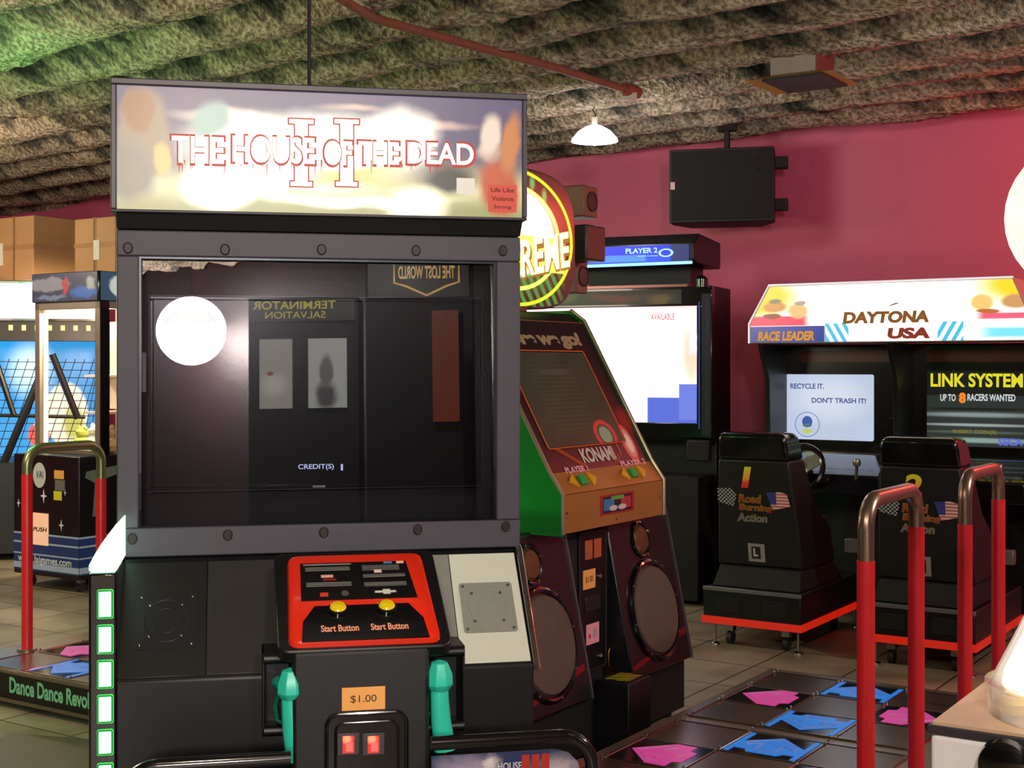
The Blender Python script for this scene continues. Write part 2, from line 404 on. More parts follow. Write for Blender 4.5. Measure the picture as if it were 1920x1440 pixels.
# marquee
FQ = yf(-.05)
q0, q1, r0, r1 = -.012, GW+.01, H(G, FQ, 600, 405)[1], H(G, FQ, 600, 160)[1]
mb = MB(); mb.ring_frame(q0, q1, r0, r1, q0+.016, q1-.014, r0+.008, r1-.018, -.03, .0)
mb.box(q0, q1, r0, r1, -.46, -.03)
mq = part('marquee_box', mb, mat('marquee_housing', '3a3640', .45), G, FQ, bevel=.003)
pw, ph = q1-q0-.03, r1-r0-.026
A = lambda px: (px-222)/753
B = lambda py: (400-py)/240
art = paint('marquee_artwork', (pw, ph), '4e4260', [
    ('g', .62, .1, '8a7a5a'), ('g', .45, .15, 'd8d0a0'), ('g', .25, .0, '8f8f58'),
    ('e', A(420), B(215), .17, .09, .9, 'f0d8c0'), ('e', A(650), B(190), .1, .05, .9, 'c8a898'), ('e', A(800), B(220), .14, .06, .9, 'caa49a'),
    ('e', A(560), B(275), .36, .38, .8, (255, 246, 225, 2.2)), ('e', A(740), B(245), .12, .3, .8, (255, 240, 215, 2.0)),
    ('b', A(640), B(320), .2, .12, .8, 'd8c070'), ('e', A(640), B(372), .33, .07, .9, (255, 250, 215, 1.5)),
    ('e', A(830), B(330), .09, .16, .6, '2c2822'), ('e', A(915), B(270), .04, .14, .5, 'b09080'),
    ('e', A(270), B(250), .075, .42, .35, '8a765e'), ('e', A(385), B(225), .06, .2, .5, '8aa49a'), ('e', A(262), B(210), .048, .24, .4, '8a5a30'), ('e', A(300), B(300), .025, .16, .5, 'd8a860'),
    ('e', A(240), B(330), .08, .3, .5, '7a7060'),
    ('e', A(930), B(345), .07, .3, .4, 'b04820'), ('e', A(908), B(235), .035, .24, .5, 'd8c0ac'), ('e', A(952), B(250), .035, .34, .5, 'b87038'),
    ('e', A(410), B(345), .13, .28, .75, (255, 250, 235, 2.6)), ('e', A(480), B(350), .08, .1, .8, (255, 244, 214, 1.6)),
    ('e', A(770), B(385), .1, .25, .8, (255, 236, 200, 1.8)),
    ], emit=1.15, warp=.10, wscale=5)
FP = off(FQ, q0+.016, r0+.008, -.012)
mb = MB(); mb.box(0, pw, 0, ph, -.01, 0)
pnl = part('marquee_panel', mb, art, G, FP)
FT = yf(-.05+.0115)
LW = mat('white_backlit_lettering', 'fff6ea', .5, emit=2.0)
LR = mat('red_backlit_lettering', 'c8200e', .5, emit=.8)
for (wd, xa, xb, ya, yb) in [('THE', 322, 420, 256, 306), ('HOUSE', 436, 590, 256, 306), ('OF', 608, 660, 264, 310), ('THE', 672, 748, 266, 308), ('DEAD', 764, 888, 268, 308)]:
    textpx(G, off(FT, .003, -.005, 0), wd, xa-4, xb+4, ya-4, yb+5, LR, bold=.04)
    textpx(G, off(FT, 0, 0, .001), wd, xa, xb, ya, yb, LW, bold=.018)
for bx in (565, 650):       # red-edged roman numeral behind the title
    c0, c1, e0, e1 = boxpx(G, FT, bx-12, bx+12, 228, 345)
    mb = MB()
    for k, mt in ((.004, LR), (0, LW)):
        mb = MB(); z_ = .0002 if mt is LR else .0006
        mb.box(c0-k, c1+k, e0-k, e1+k, z_, z_+.0002); mb.box(c0-.016-k, c1+.016+k, e1-.006-k, e1+.006+k, z_, z_+.0002); mb.box(c0-.012-k, c1+.012+k, e0-.006-k, e0+.006+k, z_, z_+.0002)
        part('numeral_bar', mb, mt, G, FT)
random.seed(8)
for k in range(30):
    mb = MB()
    px = random.uniform(325, 885); py = random.choice((300, 308)); s, t = H(G, FT, px, py); ln = random.uniform(.008, .04)
    mb.loft([[(s-.0018, t, .0003), (s+.0018, t, .0003), (s+.0018, t, .0006), (s-.0018, t, .0006)], [(s-.0004, t-ln, .0003), (s+.0004, t-ln, .0003), (s+.0004, t-ln, .0006), (s-.0004, t-ln, .0006)]])
    part('drip_mark', mb, LR, G, FT)
c0, c1, e0, e1 = boxpx(G, FT, 856, 890, 334, 364)
plate('rating_box', G, FT, c0, c1, e0, e1, .001, mat('pale_rating_box', 'e8dcc8', .5, emit=.9))
c0, c1, e0, e1 = boxpx(G, off(FT, 0, 0, .013), 917, 970, 346, 397)
st = plate('warning_sticker', G, off(FT, 0, 0, .001), c0, c1, e0, e1, .0012, mat('red_sticker', 'e8503c', .6, emit=.75))
DKR = mat('dark_red_ink', '6a120c', .6)
for i, wd in enumerate(('Life Like', 'Violence', 'Strong')):
    wdt = (.95, .9, .72)[i]*(c1-c0)*.86
    m_ = (c0+c1)/2; tt = e1-(e1-e0)*(.1+.32*i)
    text(G, off(FT, 0, 0, .0022), wd, m_-wdt/2, m_+wdt/2, tt-(e1-e0)*.17, tt, DKR, bold=.02)
mb = MB(); zb = H(G, F0, 600, 436)[1]
mb.prism('x', [(-.035, r0-.001), (.0, zb), (.3, zb), (.3, r0-.001)], .0, GW)
part('marquee_neck', mb, BLKM, G, bevel=.003)
# sloping lower front: slope frame from (y=-.25,z=.685) to (y=0,z=.965)
SLv = Vector((0, .245, .28)).normalized()
FS = SF((0, -.251, .684), (1, 0, 0), SLv)
SLH = math.hypot(.245, .28)
UNLITP = mat('unlit_side_panel', '131113', .4); UNLITG = mat('unlit_grey_panel', '302f2c', .42, .3)  # same metal as the right side, its unlit tone put into the colour
def slope_panel(name, x0, x1, t0, t1, m, label=None): return plate(name, G, FS, x0, x1, t0, t1, .004, m, bevel=.0015, label=label)
xa = H(G, FS, 388, 1150)[0]; xb = H(G, FS, 510, 1150)[0]
slope_panel('front_panel', .02, xa-.001, .012, SLH-.01, UNLITP)
slope_panel('front_panel', xa+.001, xb+.05, .012, SLH-.01, UNLITG, 'front panel, unlit tone in its colour')
xc = H(G, FS, 800, 1150)[0]; xd = H(G, FS, 853, 1150)[0]; xe = GW-.022
slope_panel('front_panel', xc-.05, xd-.001, .012, SLH-.01, mat('half_lit_panel', '84867e', .4, .1))  # part of the flash reflection put into the colour
LITP = mat('flash_lit_panel', 'd2d6c6', .42, .1, vscale=8, var=.04)  # flash reflection on the metal put into the colour
slope_panel('front_panel', xd+.001, xe, .012, SLH-.01, LITP, 'front panel with flash glare in its pale colour')
mb = MB(); mb.tube([(GW-.006, -.262, .672), (GW-.006, -.006, .966), (GW-.006, .03, .978)], .0105, 12)
part('edge_trim', mb, CHROME, G)
mb = MB(); mb.tube([(.006, -.262, .672), (.006, -.006, .966), (.006, .03, .978)], .0105, 12)
part('edge_trim', mb, BLKG, G)
for (px0, px1, py0, py1, m_, lab) in ((256, 368, 1114, 1217, mat('unlit_grille', '262427', .35, .3), None), (865, 965, 1093, 1186, mat('flash_lit_grille', '8b8e84', .4, .1), None)):  # one metal, unlit tone left and flash-lit tone right in the colours
    F4 = off(FS, 0, 0, .004)
    c0, c1, e0, e1 = boxpx(G, F4, px0, px1, py0, py1)
    gp = plate('speaker_grille', G, F4, c0, c1, e0, e1, .003, m_, r=.008)
    w_, h_ = c1-c0, e1-e0
    for (u_, v_) in ((.07, .07), (.93, .07), (.07, .93), (.93, .93), (.22, .22), (.76, .22), (.22, .78), (.76, .78)):
        mb = MB(); mb.lathe([(.0045, 0), (.0045, .001), (.0032, .003), (0.0005, .0038)], n=12)
        part('screw', mb, SCREW, gp, Matrix.Translation((u_*w_, v_*h_, .003)))
    mb = MB(); mb.torus(w_/2, h_/2, w_*.36, h_*.38, .003, .0012); mb.torus(w_/2, h_/2, w_*.2, h_*.22, .003, .0010)
    part('speaker_ring', mb, m_, gp)
# console tray
FCt = SF((0, 0, 0))
TT, TB = (-.13, .99), (-.50, .80)                # (y, z) of the tray's back and front edge
tv = Vector((0, TT[0]-TB[0], TT[1]-TB[1])); TL = tv.length
FC = SF((0, TB[0], TB[1]), (1, 0, 0), tv)
cx = .5*(H(G, FC, 520, 1200)[0]+H(G, FC, 845, 1190)[0]); hw = .5*(H(G, FC, 845, 1190)[0]-H(G, FC, 520, 1200)[0])
print('tray', cx, hw, TL, H(G, FC, 512, 1045), H(G, FC, 790, 1033))
FC = off(FC, cx, 0, 0)
mb = MB(); mb.poly(rrect(-hw, hw, 0, TL, .03), -.035, 0); mb.poly(rrect(-hw+.03, hw-.03, .03, TL-.02, .02), -.12, -.03)
part('control_tray', mb, BLACK, G, FC, bevel=.005)
RED = mat('red_console_plastic', 'e02a10', .28, coat=.4)
def keystone(x0b, x1b, x0t, x1t, t0, t1, r): # rounded trapezoid
    pts = [(x0b, t0), (x1b, t0), (x1t, t1), (x0t, t1)]; out = []
    for i in range(4):
        p = Vector(pts[i]); a = (Vector(pts[i-1])-p).normalized(); b = (Vector(pts[(i+1) % 4])-p).normalized()
        p0, p1 = p+a*r, p+b*r
        for k in range(6):
            u_ = k/5; out.append(tuple((1-u_)**2*p0+2*u_*(1-u_)*p+u_**2*p1))
    return out
mb = MB(); rw = hw-.026
mb.loft([[(x, y, 0) for x, y in keystone(-rw, rw, -rw+.008, rw-.008, .012, TL-.028, .03)], [(x, y, .012) for x, y in keystone(-rw+.003, rw-.003, -rw+.012, rw-.012, .015, TL-.032, .03)], [(x, y, .016) for x, y in keystone(-rw+.009, rw-.009, -rw+.02, rw-.02, .021, TL-.038, .026)]])
part('control_panel', mb, RED, G, FC, label='glossy red control panel')
FR = off(FC, 0, 0, .016)
card = paint('instruction_print', (.30, .165), '100e0f', [
    ('s', .25, .82, .2, .05, .05, '8a8a88', 1, 24), ('s', .25, .4, .2, .06, .05, '8a8a88', 1, 24), ('s', .72, .82, .17, .08, .05, '7a7a78', 1, 24), ('s', .74, .6, .19, .05, .05, '8a8a88', 1, 24), ('s', .74, .38, .19, .06, .05, '8a8a88', 1, 24),
    ('b', .24, .62, .055, .04, .1, 'd8a8a0'), ('b', .26, .53, .06, .025, .1, '9a2018'), ('b', .2, .14, .04, .06, .3, 'd84030'), ('e', .38, .16, .04, .09, .4, '55504e'), ('b', .69, .72, .035, .045, .1, 'e0c8c0'), ('b', .73, .17, .1, .03, .2, 'd0d0c8'), ('b', .74, .17, .035, .07, .2, 'd0d0c8'),
    ('b', .79, .95, .04, .03, .1, '4a7fb0'), ('b', .9, .95, .035, .035, .1, 'e8c0a0'), ('b', .25, .94, .22, .02, .1, '8a8480')], warp=0, rough=.25)
ct0, ct1 = TL*.43, TL*.82
mb = MB(); mb.poly([(-.115, 0), (.135, 0), (.127, ct1-ct0), (-.122, ct1-ct0)], 0, .002)
ic = part('instruction_card', MB().poly([(0, 0), (.300, 0), (.286, ct1-ct0), (.004, ct1-ct0)], 0, .002), card, G, off(FR, -.153, ct0, 0))
mb = MB(); mb.poly([(-.158, TL*.035), (.158, TL*.035), (.152, TL*.22), (.120, TL*.37), (-.120, TL*.37), (-.152, TL*.22)], 0, .003)
part('button_plate', mb, BLKG, G, FR)
YEL = mat('yellow_button', 'e8c800', .25, coat=.5)
for bx in (-.062, .062):
    F5 = off(FR, bx, TL*.325, .003)
    bt = part('start_button', MB().lathe([(.026, 0), (.026, .006), (.019, .010), (.002, .0101)]), BLKG, G, F5)
    part('button_cap', MB().lathe([(.021, .006), (.021, .010), (.018, .014), (.009, .016), (.001, .0162)]), YEL, bt)
    text(G, off(FR, 0, 0, .003), 'Start Button', bx-.047, bx+.047, TL*.11, TL*.175, mat('peach_print', 'f0a080', .5), bold=.03)
# pedestal
FPd = yf(-.50)
p0 = H(G, FPd, 548, 1330)[0]; p1 = H(G, FPd, 806, 1330)[0]
mb = MB(); mb.box(p0, p1, -.50, -.24, .02, .80)
part('console_pedestal', mb, mat('black_pebbled_steel', '09080b', .45, bump=.2, bscale=500), G, bevel=.012)
c0, c1, e0, e1 = boxpx(G, FPd, 641, 722, 1288, 1331)
def price_card(root, F, c0, c1, e0, e1, txt='$1.00'):
    pc = plate('price_card', root, F, c0, c1, e0, e1, .0015, mat('orange_card', 'f0a858', .6, emit=0), label='orange price card')
    fr = MB(); w_, h_ = c1-c0, e1-e0
    text(pc, Matrix.Translation((0, 0, .0015)), txt, w_*.2, w_*.8, h_*.3, h_*.66, mat('dark_print', '221a14', .6), th=.0006)
    return pc
pc = price_card(G, FPd, c0, c1, e0, e1)
def rim(pts, r, z=0): return MB().tube([(x, y, z) for x, y in pts], r, 8, closed=True)
c0, c1, e0, e1 = boxpx(G, FPd, 612, 762, 1336, 1500)
dr = plate('coin_door', G, FPd, c0, c1, e0, e1, .006, BLKG, r=.03)
part('door_rim', rim(rrect(0, c1-c0, 0, e1-e0, .03), .005, .006), BLKG, dr)
part('door_rim', rim(rrect(.022, c1-c0-.022, .022, e1-e0-.022, .022), .0035, .006), BLKG, dr)
REDL = paint('lit_red_coin_reject', (.033, .044), 'b01810', [('e', .3, .8, .5, .35, .8, (255, 110, 70, 1.6)), ('b', .5, .35, .3, .3, .3, 'd05048')], emit=1.6)
for px in (653, 700):
    c0, c1, e0, e1 = boxpx(G, off(FPd, 0, 0, .008), px-21, px+21, 1374, 1416)
    cs = plate('coin_slot', G, off(FPd, 0, 0, .006), c0, c1, e0, e1, .006, mat('grey_slot_frame', '3a383c', .4), bevel=.002)
    w_, h_ = c1-c0, e1-e0
    plate('slot_light', cs, Matrix.Identity(4), w_*.24, w_*.76, h_*.12, h_*.88, .003, REDL, n0=.006)
mb = MB(); mb.torus(0, 0, .004, .004, 0, .001, 12)
# holsters
for (px0, px1, py0, py1) in ((492, 570, 1224, 1380), (806, 872, 1212, 1372)):
    FH = yf(-.42)
    c0, c1, e0, e1 = boxpx(G, FH, px0, px1, py0, py1)
    if px0 < 600: c1 = p0
    else: c0 = p1
    mb = MB()
    mb.box(c0, c1, -.42, -.30, e0, e0+.012); mb.box(c0, c1, -.42, -.30, e1-.012, e1)
    mb.box(c0, c1, -.31, -.30, e0, e1)
    if px0 < 600: mb.box(c0, c0+.006, -.42, -.30, e0, e1)
    else: mb.box(c1-.006, c1, -.42, -.30, e0, e1)
    mb.cyl((c0+.002, -.42, e0+.014), (c1-.002, -.42, e0+.014), .013, n=16); mb.cyl((c0+.002, -.42, e1-.014), (c1-.002, -.42, e1-.014), .013, n=16)
    part('gun_holster', mb, BLACK, G, bevel=.002)
# green light column at the left
GRL = mat('green_lit_window', 'a8ffc0', .4, emit=2.6)
GRE = mat('green_glow_rim', '18e048', .4, emit=1.4)
FG = yf(-.275)
c0 = H(G, FG, 166, 1250)[0]; c1 = H(G, FG, 219, 1250)[0]; zt = H(G, FG, 190, 1075)[1]
mb = MB(); mb.box(c0, c1, -.275, .1, .02, zt)
part('light_column', mb, BLKG, G, bevel=.006)
zap = H(G, FG, 218, 986)[1]
mb = MB(); prof = [(c0, zt+.004), (c1, zt+.004), (c1, zap)] + [(c0+(c1-c0)*u_, zt+.02+(zap-zt-.02)*(1-(1-u_)**1.5)*.93) for u_ in (.8, .6, .4, .2, .0)]
mb.prism('y', prof, -.27, .09)
part('column_light_cap', mb, mat('green_lit_cap', 'b8ffd0', .4, emit=2.4), G, bevel=.004)
for (ya, yb) in ((1105, 1160), (1171, 1226), (1237, 1291), (1302, 1356), (1367, 1416), (1430, 1482), (1496, 1548)):
    c2, c3, e0, e1 = boxpx(G, FG, 182, 213, ya, yb)
    lw = plate('light_window', G, FG, c2, c3, e0, e1, .003, GRE, r=.005)
    plate('lit_pane', lw, Matrix.Identity(4), .005, c3-c2-.006, .006, e1-e0-.006, .0015, GRL, n0=.003)
    part('window_rim', rim(rrect(.002, c3-c2-.003, .003, e1-e0-.003, .004), .0012, .0045), BLKG, lw)
# low rail with artwork panels in front
FRl = yf(-.66)
for (pa, pb, ztx) in ((215, 545, (400, 1420)), (808, 1122, (960, 1376))):
    z_ = H(G, FRl, *ztx)[1]-.012; a_ = H(G, FRl, pa, 1430)[0]; b_ = H(G, FRl, pb, 1430)[0]
    R_ = .08
    pts = []
    def arc(cx_, cz_, a0_, a1_): return [(cx_+R_*math.cos(math.radians(a0_+(a1_-a0_)*k/8)), -.66, cz_+R_*math.sin(math.radians(a0_+(a1_-a0_)*k/8))) for k in range(9)]
    if pa < 600: pts = [(a_+.015, -.66, .02)] + arc(a_+.015+R_, z_-R_, 180, 90) + [(b_, -.66, z_)]; pts[0] = (a_+.015, -.66, .02)
    else: pts = [(a_, -.66, z_)] + arc(b_-.015-R_, z_-R_, 90, 0) + [(b_-.015, -.66, .02)]
    part('guard_rail', MB().tube(pts, .017, 14), BLKG, G)
    mb = MB()
    if pa < 600: pol = [(b_, .1), (b_, z_-.03)] + [(a_+.045+R_*.8+R_*.8*math.cos(math.radians(t_)), z_-.03-R_*.8+R_*.8*math.sin(math.radians(t_))) for t_ in (90, 120, 150, 180)] + [(a_+.045, .1)]
    else: pol = [(a_, .1), (b_-.045, .1)] + [(b_-.045-R_*.8+R_*.8*math.cos(math.radians(t_)), z_-.03-R_*.8+R_*.8*math.sin(math.radians(t_))) for t_ in (0, 30, 60, 90)] + [(a_, z_-.03)]
    xm = min(a_, b_); wd_ = abs(b_-a_)
    mb.prism('z', [(x-xm, y-.1) for x, y in pol], 0, .006)
    am = paint('guard_artwork', (wd_, z_-.13), '27345c', [('e', .2, .9, .22, .16, .8, '9a90a8'), ('e', .75, .86, .18, .14, .7, 'c0b0b8'), ('e', .5, .5, .4, .2, .8, '5a3a44'), ('e', .35, .94, .1, .05, .8, 'd8ccd0'), ('e', .6, .8, .1, .1, .6, '20182a')], warp=.3, wscale=7)
    part('art_panel', mb, am, G, SF((xm, -.66, .1)))
    if pa > 600:
        FA = yf(-.667)
        textpx(G, FA, 'THE HOUSE', 902, 978, 1430, 1444, mat('white_print', 'c8c0c8', .5), bold=.02)
        textpx(G, FA, 'III', 978, 1030, 1414, 1446, mat('red_print', 'b02a20', .5), bold=.05)
    part('rail_post', MB().box(-.01, .01, -.5, -.1, -.01, .01), BLKM, G, Matrix.Translation(((a_+b_)/2, -.15, z_-.06))) if False else None
mb = MB(); mb.box(.0, GW+.04, -.70, -.25, .0, .05); part('foot_plate', mb, mat('dark_steel_step', '26262a', .4, .6), G, bevel=.004)
mb = MB(); mb.tube([(.1, .4, 2.0), (.1, .4, 2.2)], .01); mb.bm.free()

# light guns
TEAL = mat('teal_gun_plastic', '2cc8ae', .3, coat=.3)
def light_gun(px, py, label, tilt):
    g = thing('light_gun', label, 'game gun', group=None)
    Fg = yf(-.50)
    s, t = H(G, Fg, px, py)
    g.location = rootM(G) @ Vector((s, -.47, t)); g.rotation_euler = (0, 0, YA); g.scale = (1.22, 1.1, 1.0)
    # grip seen end on, butt cap above and the neck running down; the barrel points into the holster
    mb = MB()
    rr = [(.026, .036, .045), (.029, .038, .055), (.030, .038, .0), (.0275, .035, -.022)]
    def ring(hx, hy, z, dx=0, dy=0): return [(dx+hx*math.cos(math.radians(a)), dy+hy*math.sin(math.radians(a)), z) for a in range(22, 382, 45)]
    mb.loft([ring(.004, .008, .052), ring(.018, .024, .046), ring(.028, .034, .018), ring(.029, .035, -.008), ring(.021, .026, -.022)])
    k = tilt
    part('stock', mb, TEAL, g, bevel=.0015)
    mb = MB(); mb.tube([(0, 0, -.014), (.001*k, 0, -.05), (.004*k, 0, -.10), (.011*k, 0, -.155), (.015*k, 0, -.175)], [.019, .0195, .021, .0225, .024], 16)
    part('grip', mb, TEAL, g)
    mb = MB(); mb.tube([(-.004, .02, .01), (-.02, .06, 0), (-.022, .13, -.01)], [.02, .018, .012], 10)
    part('gun_body', mb, TEAL, g)
    mb = MB(); mb.tube([(-.02, .03, -.005), (-.03, .035, -.05), (-.026, .035, -.085), (-.004, .03, -.10)], .005, 8)
    part('trigger_guard', mb, mat('dark_green_plastic', '0c5a44', .3), g)
    mb = MB(); mb.tube([(.015*k, 0, -.17), (.018*k, 0, -.20), (.026*k, .0, -.30)], [.012, .011, .010], 10)
    part('pump_rod', mb, mat('dark_red_chrome', '6a2028', .12, 1), g)
    mb = MB(); mb.tube([(.026*k, 0, -.29), (.02*k, .01, -.38), (-.01, .04, -.45), (-.06, .06, -.47)], .006, 8)
    part('cable', mb, BLKM, g)
    return g
light_gun(546, 1297, 'teal plastic game gun in the left holster of the red console', 1)
light_gun(827, 1281, 'teal plastic game gun in the right holster, in front of the flash-pale panel', .85)

# ------------------------------------------------------------------ dance cabinet facing right
RD = math.radians(90)-TH
Dn = thing('dance_game_cabinet', 'dance game cabinet with round green marquee, tilted screen and two tall speaker panels', 'arcade cabinet', W(-2.55, 4.6), RD)
mb = MB(); mb.box(-.68, .68, .03, .8, .03, .25); mb.box(-.6, .6, .2, .8, .25, .88); mb.box(-.39, .41, .38, .85, .88, 1.05)
part('cabinet_body', mb, BLKM, Dn, bevel=.004)
for fx in (-.6, .6):
    part('foot', MB().cyl((fx, .08, 0), (fx, .08, .04), .025), BLKM, Dn)
    part('foot', MB().cyl((fx, .7, 0), (fx, .7, .04), .025), BLKM, Dn)
SPK = mat('speaker_panel_gloss', '151417', .3, coat=.1, var=.35, vscale=5)
GRIL = mat('speaker_mesh', '6a5a50', .45, .2, bump=.6, bscale=900)
fv = Vector((0, .13, .64))
for sx in (-1, 1):
    xa_, xb_ = (.165, .69) if sx > 0 else (-.69, -.165)
    mb = MB(); mb.prism('x', [(.0, .245), (.13, .885), (.45, .885), (.45, .245)], xa_, xb_)
    sb = part('speaker_box', mb, SPK, Dn, bevel=.006)
    Fz = SF((xa_, 0, .245), (1, 0, 0), fv); w_ = xb_-xa_
    FzL = Fz
    part('edge_strip', MB().box(-.004, .004, 0, .65, 0, .006), mat('grey_edge_strip', '76727c', .3, .7), sb, off(FzL, (w_ if sx < 0 else w_), 0, 0))
    cxs = w_*.5
    wf = part('woofer', MB().disc(0, 0, .19, .20, .0, .004).torus(0, 0, .19, .2, .006, .012), BLKG, sb, off(FzL, cxs, .245, 0))
    part('speaker_mesh', MB().lathe([(.182, .004), (.176, .02), (.12, .032), (.05, .037), (.002, .038)], n=40), GRIL, wf)
    for a in range(8):
        an = math.radians(a*45+10)
        part('screw', MB().lathe([(.007, 0), (.006, .006), (.001, .008)], n=10), SCREW, wf, Matrix.Translation((.192*math.cos(an), .202*math.sin(an), .012)))
    tw = part('tweeter', MB().disc(0, 0, .066, .07, 0, .004).torus(0, 0, .066, .07, .005, .007), BLKG, sb, off(FzL, cxs*.95, .54, 0))
    part('speaker_mesh', MB().lathe([(.06, .004), (.05, .014), (.002, .018)], n=24), mat('tweeter_mesh', '7a6040', .35, .7), tw)
    for a in (0, 90, 180, 270):
        an = math.radians(a+20)
        part('screw', MB().lathe([(.008, 0), (.007, .008), (.001, .010)], n=10), CHROME, tw, Matrix.Translation((.068*math.cos(an), .072*math.sin(an), .008)))
    part('panel_stripe', MB().poly([(.0, .05), (.02, .035), (w_-.02, .11), (w_-.02, .135)], 0, .0015), mat('dark_red_stripe', '7a1418', .3), sb, FzL)
# centre column with coin door
Fk = SF((0, .12, 0))
mb = MB(); mb.box(-.165, .165, .12, .3, .25, .885); part('centre_column', mb, BLKM, Dn, bevel=.004)
mb = MB(); mb.box(-.07, .13, .0, .012, .0, .0); mb.bm.free()
dd = plate('coin_door', Dn, Fk, -.075, .14, .30, .85, .008, BLACK, r=.012)
part('door_rim', rim(rrect(.004, .211, .004, .546, .012), .003, .008), mat('dark_brown_rim', '2c2020', .4), dd)
for sx in (.045, .115):
    plate('coin_slot', Dn, off(Fk, -.075, .30, .008), sx, sx+.055, .44, .515, .004, mat('orange_coin_light', 'c8502c', .4, emit=.35), bevel=.002)
price_card(Dn, off(Fk, -.075, .30, .008), .03, .125, .325, .40)
plate('return_slot', Dn, off(Fk, -.075, .30, .008), .045, .16, .235, .295, .004, mat('grey_return_slot', '2e3236', .3, .5), bevel=.002)
pk = plate('notice_sticker', Dn, off(Fk, -.075, .30, .008), .055, .155, .105, .185, .0012, paint('pink_sticker', (.1, .08), 'e8a0b0', [('e', .25, .4, .12, .15, .3, 'd83060'), ('e', .65, .5, .2, .3, .3, 'b89aa8')]))
part('lock', MB().lathe([(.012, 0), (.012, .008), (.008, .012), (.001, .013)]), CHROME, Dn, off(Fk, .09, .345, .008))
part('lock', MB().lathe([(.010, 0), (.010, .008), (.006, .012), (.001, .013)]), CHROME, Dn, off(Fk, .08, .665, .008))
part('padlock', MB().tube([(-.018, 0, .01), (-.018, .05, .01), (-.009, .066, .01), (.009, .066, .01), (.018, .05, .01), (.018, 0, .01)], .004, 8).box(-.026, .026, -.06, .0, 0, .022), mat('brass_padlock', '8a6434', .3, 1), Dn, off(Fk, .155, .30, .01))
pb = part('power_box', MB().box(-.10, .08, -.12, .03, .0, .30), BLACK, Dn, bevel=.004)
plate('warning_label', Dn, SF((-.09, -.11, .30), (1, 0, 0), (0, 1, 0)), 0, .16, 0, .12, .002, paint('hazard_stripes', (.16, .12), '14120c', [('h', .5, .5, .4, .4, .02, 'c8b818', 1, 5, .5)]))
# head with screen
HB = (.06, 1.10); HT = (.38, 1.68)
mb = MB(); mb.prism('x', [(.0, .885), (.0, 1.027), HB, HT, (.44, 1.72), (.95, 1.72), (.95, .885)], -.385, .405)
part('monitor_head', mb, BLACK, Dn, bevel=.003)
for sx in (-1, 1):
    xx = (-.397, -.386) if sx < 0 else (.406, .417)
    mb = MB(); mb.prism('x', [(-.006, .878), (-.006, 1.03), (.052, 1.108), (.372, 1.69), (.44, 1.735), (.96, 1.735), (.96, .878)], *xx)
    part('side_panel', mb, mat('side_panel_green_lit', '12802a', .35, .3, var=.3, vscale=3), Dn)  # green light reflected by the metal side put into its colour
    part('edge_trim', MB().tube([(sum(xx)/2, -.008, .885), (sum(xx)/2, -.008, 1.03), (sum(xx)/2, .05, 1.11), (sum(xx)/2, .372, 1.69), (sum(xx)/2, .44, 1.737)], .008, 8), mat('aluminium_trim', 'c8b8a0', .3, .9), Dn)
ORANGE_REFL = mat('orange_reflecting_metal', 'b8864a', .42, .6, vscale=5, var=.25)  # orange reflection on brushed metal put into the colour
plate('front_panel', Dn, SF((0, 0, 0)), -.385, .405, .886, 1.026, .004, ORANGE_REFL)
Fl = SF((0, 0, 1.027), (1, 0, 0), (0, HB[0], HB[1]-1.027)); lh = math.hypot(HB[0], HB[1]-1.027)
plate('button_panel', Dn, Fl, -.385, .405, 0, lh, .004, ORANGE_REFL)
Fl4 = off(Fl, 0, 0, .004)
AR = mat('amber_arrow_button', 'd8981c', .3); GB = mat('green_square_button', '1f9a48', .3, emit=0)
for cx_ in (-.2, .2):
    for k in (-1, 1):
        c_ = cx_ + k*.075
        part('arrow_button', MB().poly([(c_+k*.026, lh*.5), (c_-k*.018, lh*.82), (c_-k*.018, lh*.18)], 0, .012), AR, Dn, Fl4, bevel=.002)
    part('square_button', MB().box(cx_-.022, cx_+.022, lh*.28, lh*.72, 0, .014), GB, Dn, Fl4, bevel=.003)
c0, c1, e0, e1 = boxpx(Dn, off(SF((0, 0, 0)), 0, 0, .004), 1125, 1188, 925, 962)
plate('instruction_card', Dn, off(SF((0, 0, 0)), 0, 0, .004), c0, c1, e0, e1, .002, paint('dance_sticker', (c1-c0, e1-e0), '9a2c28', [('b', .5, .5, .44, .42, .05, '2a2030'), ('b', .25, .5, .16, .3, .1, '3878a8'), ('b', .75, .5, .16, .3, .1, 'b83848'), ('e', .38, .3, .14, .16, .3, 'c8c0c0'), ('e', .64, .3, .14, .16, .3, 'c8c0c0'), ('b', .5, .8, .2, .1, .1, '60a048')]))
for (sx, tz) in ((-.36, .96), (.38, .96), (.01, .905), (-.02, 1.0)):
    part('screw', MB().lathe([(.006, 0), (.005, .003), (.001, .004)], n=10), SCREW, Dn, SF((sx, -.004, tz)))
hv = Vector((0, HT[0]-HB[0], HT[1]-HB[1])); HH = hv.length
Fh = SF((0, HB[0], HB[1]), (1, 0, 0), hv)
bezp = paint('dance_bezel_print', (.79, HH), '16101a', [('E', -.02, .93, .28, .09, .4, 'b8308a'), ('H', .06, .8, .1, .2, .5, '6a1c58', .7, 40), ('B', .5, .13, .012, .1, .1, 'c8501c', .0), ('E', .96, .3, .12, .12, .8, '8a1c1c'), ('G', .99, 1.0, '8a5a38')], rough=.3)
mb = MB(); mb.box(0, .79, 0, HH, 0, .004)
part('screen_bezel', mb, bezp, Dn, off(Fh, -.385, 0, 0))
Fh4 = off(Fh, 0, 0, .004)
c0, c1 = -.31, .28; e0, e1 = HH*.155, HH*.775
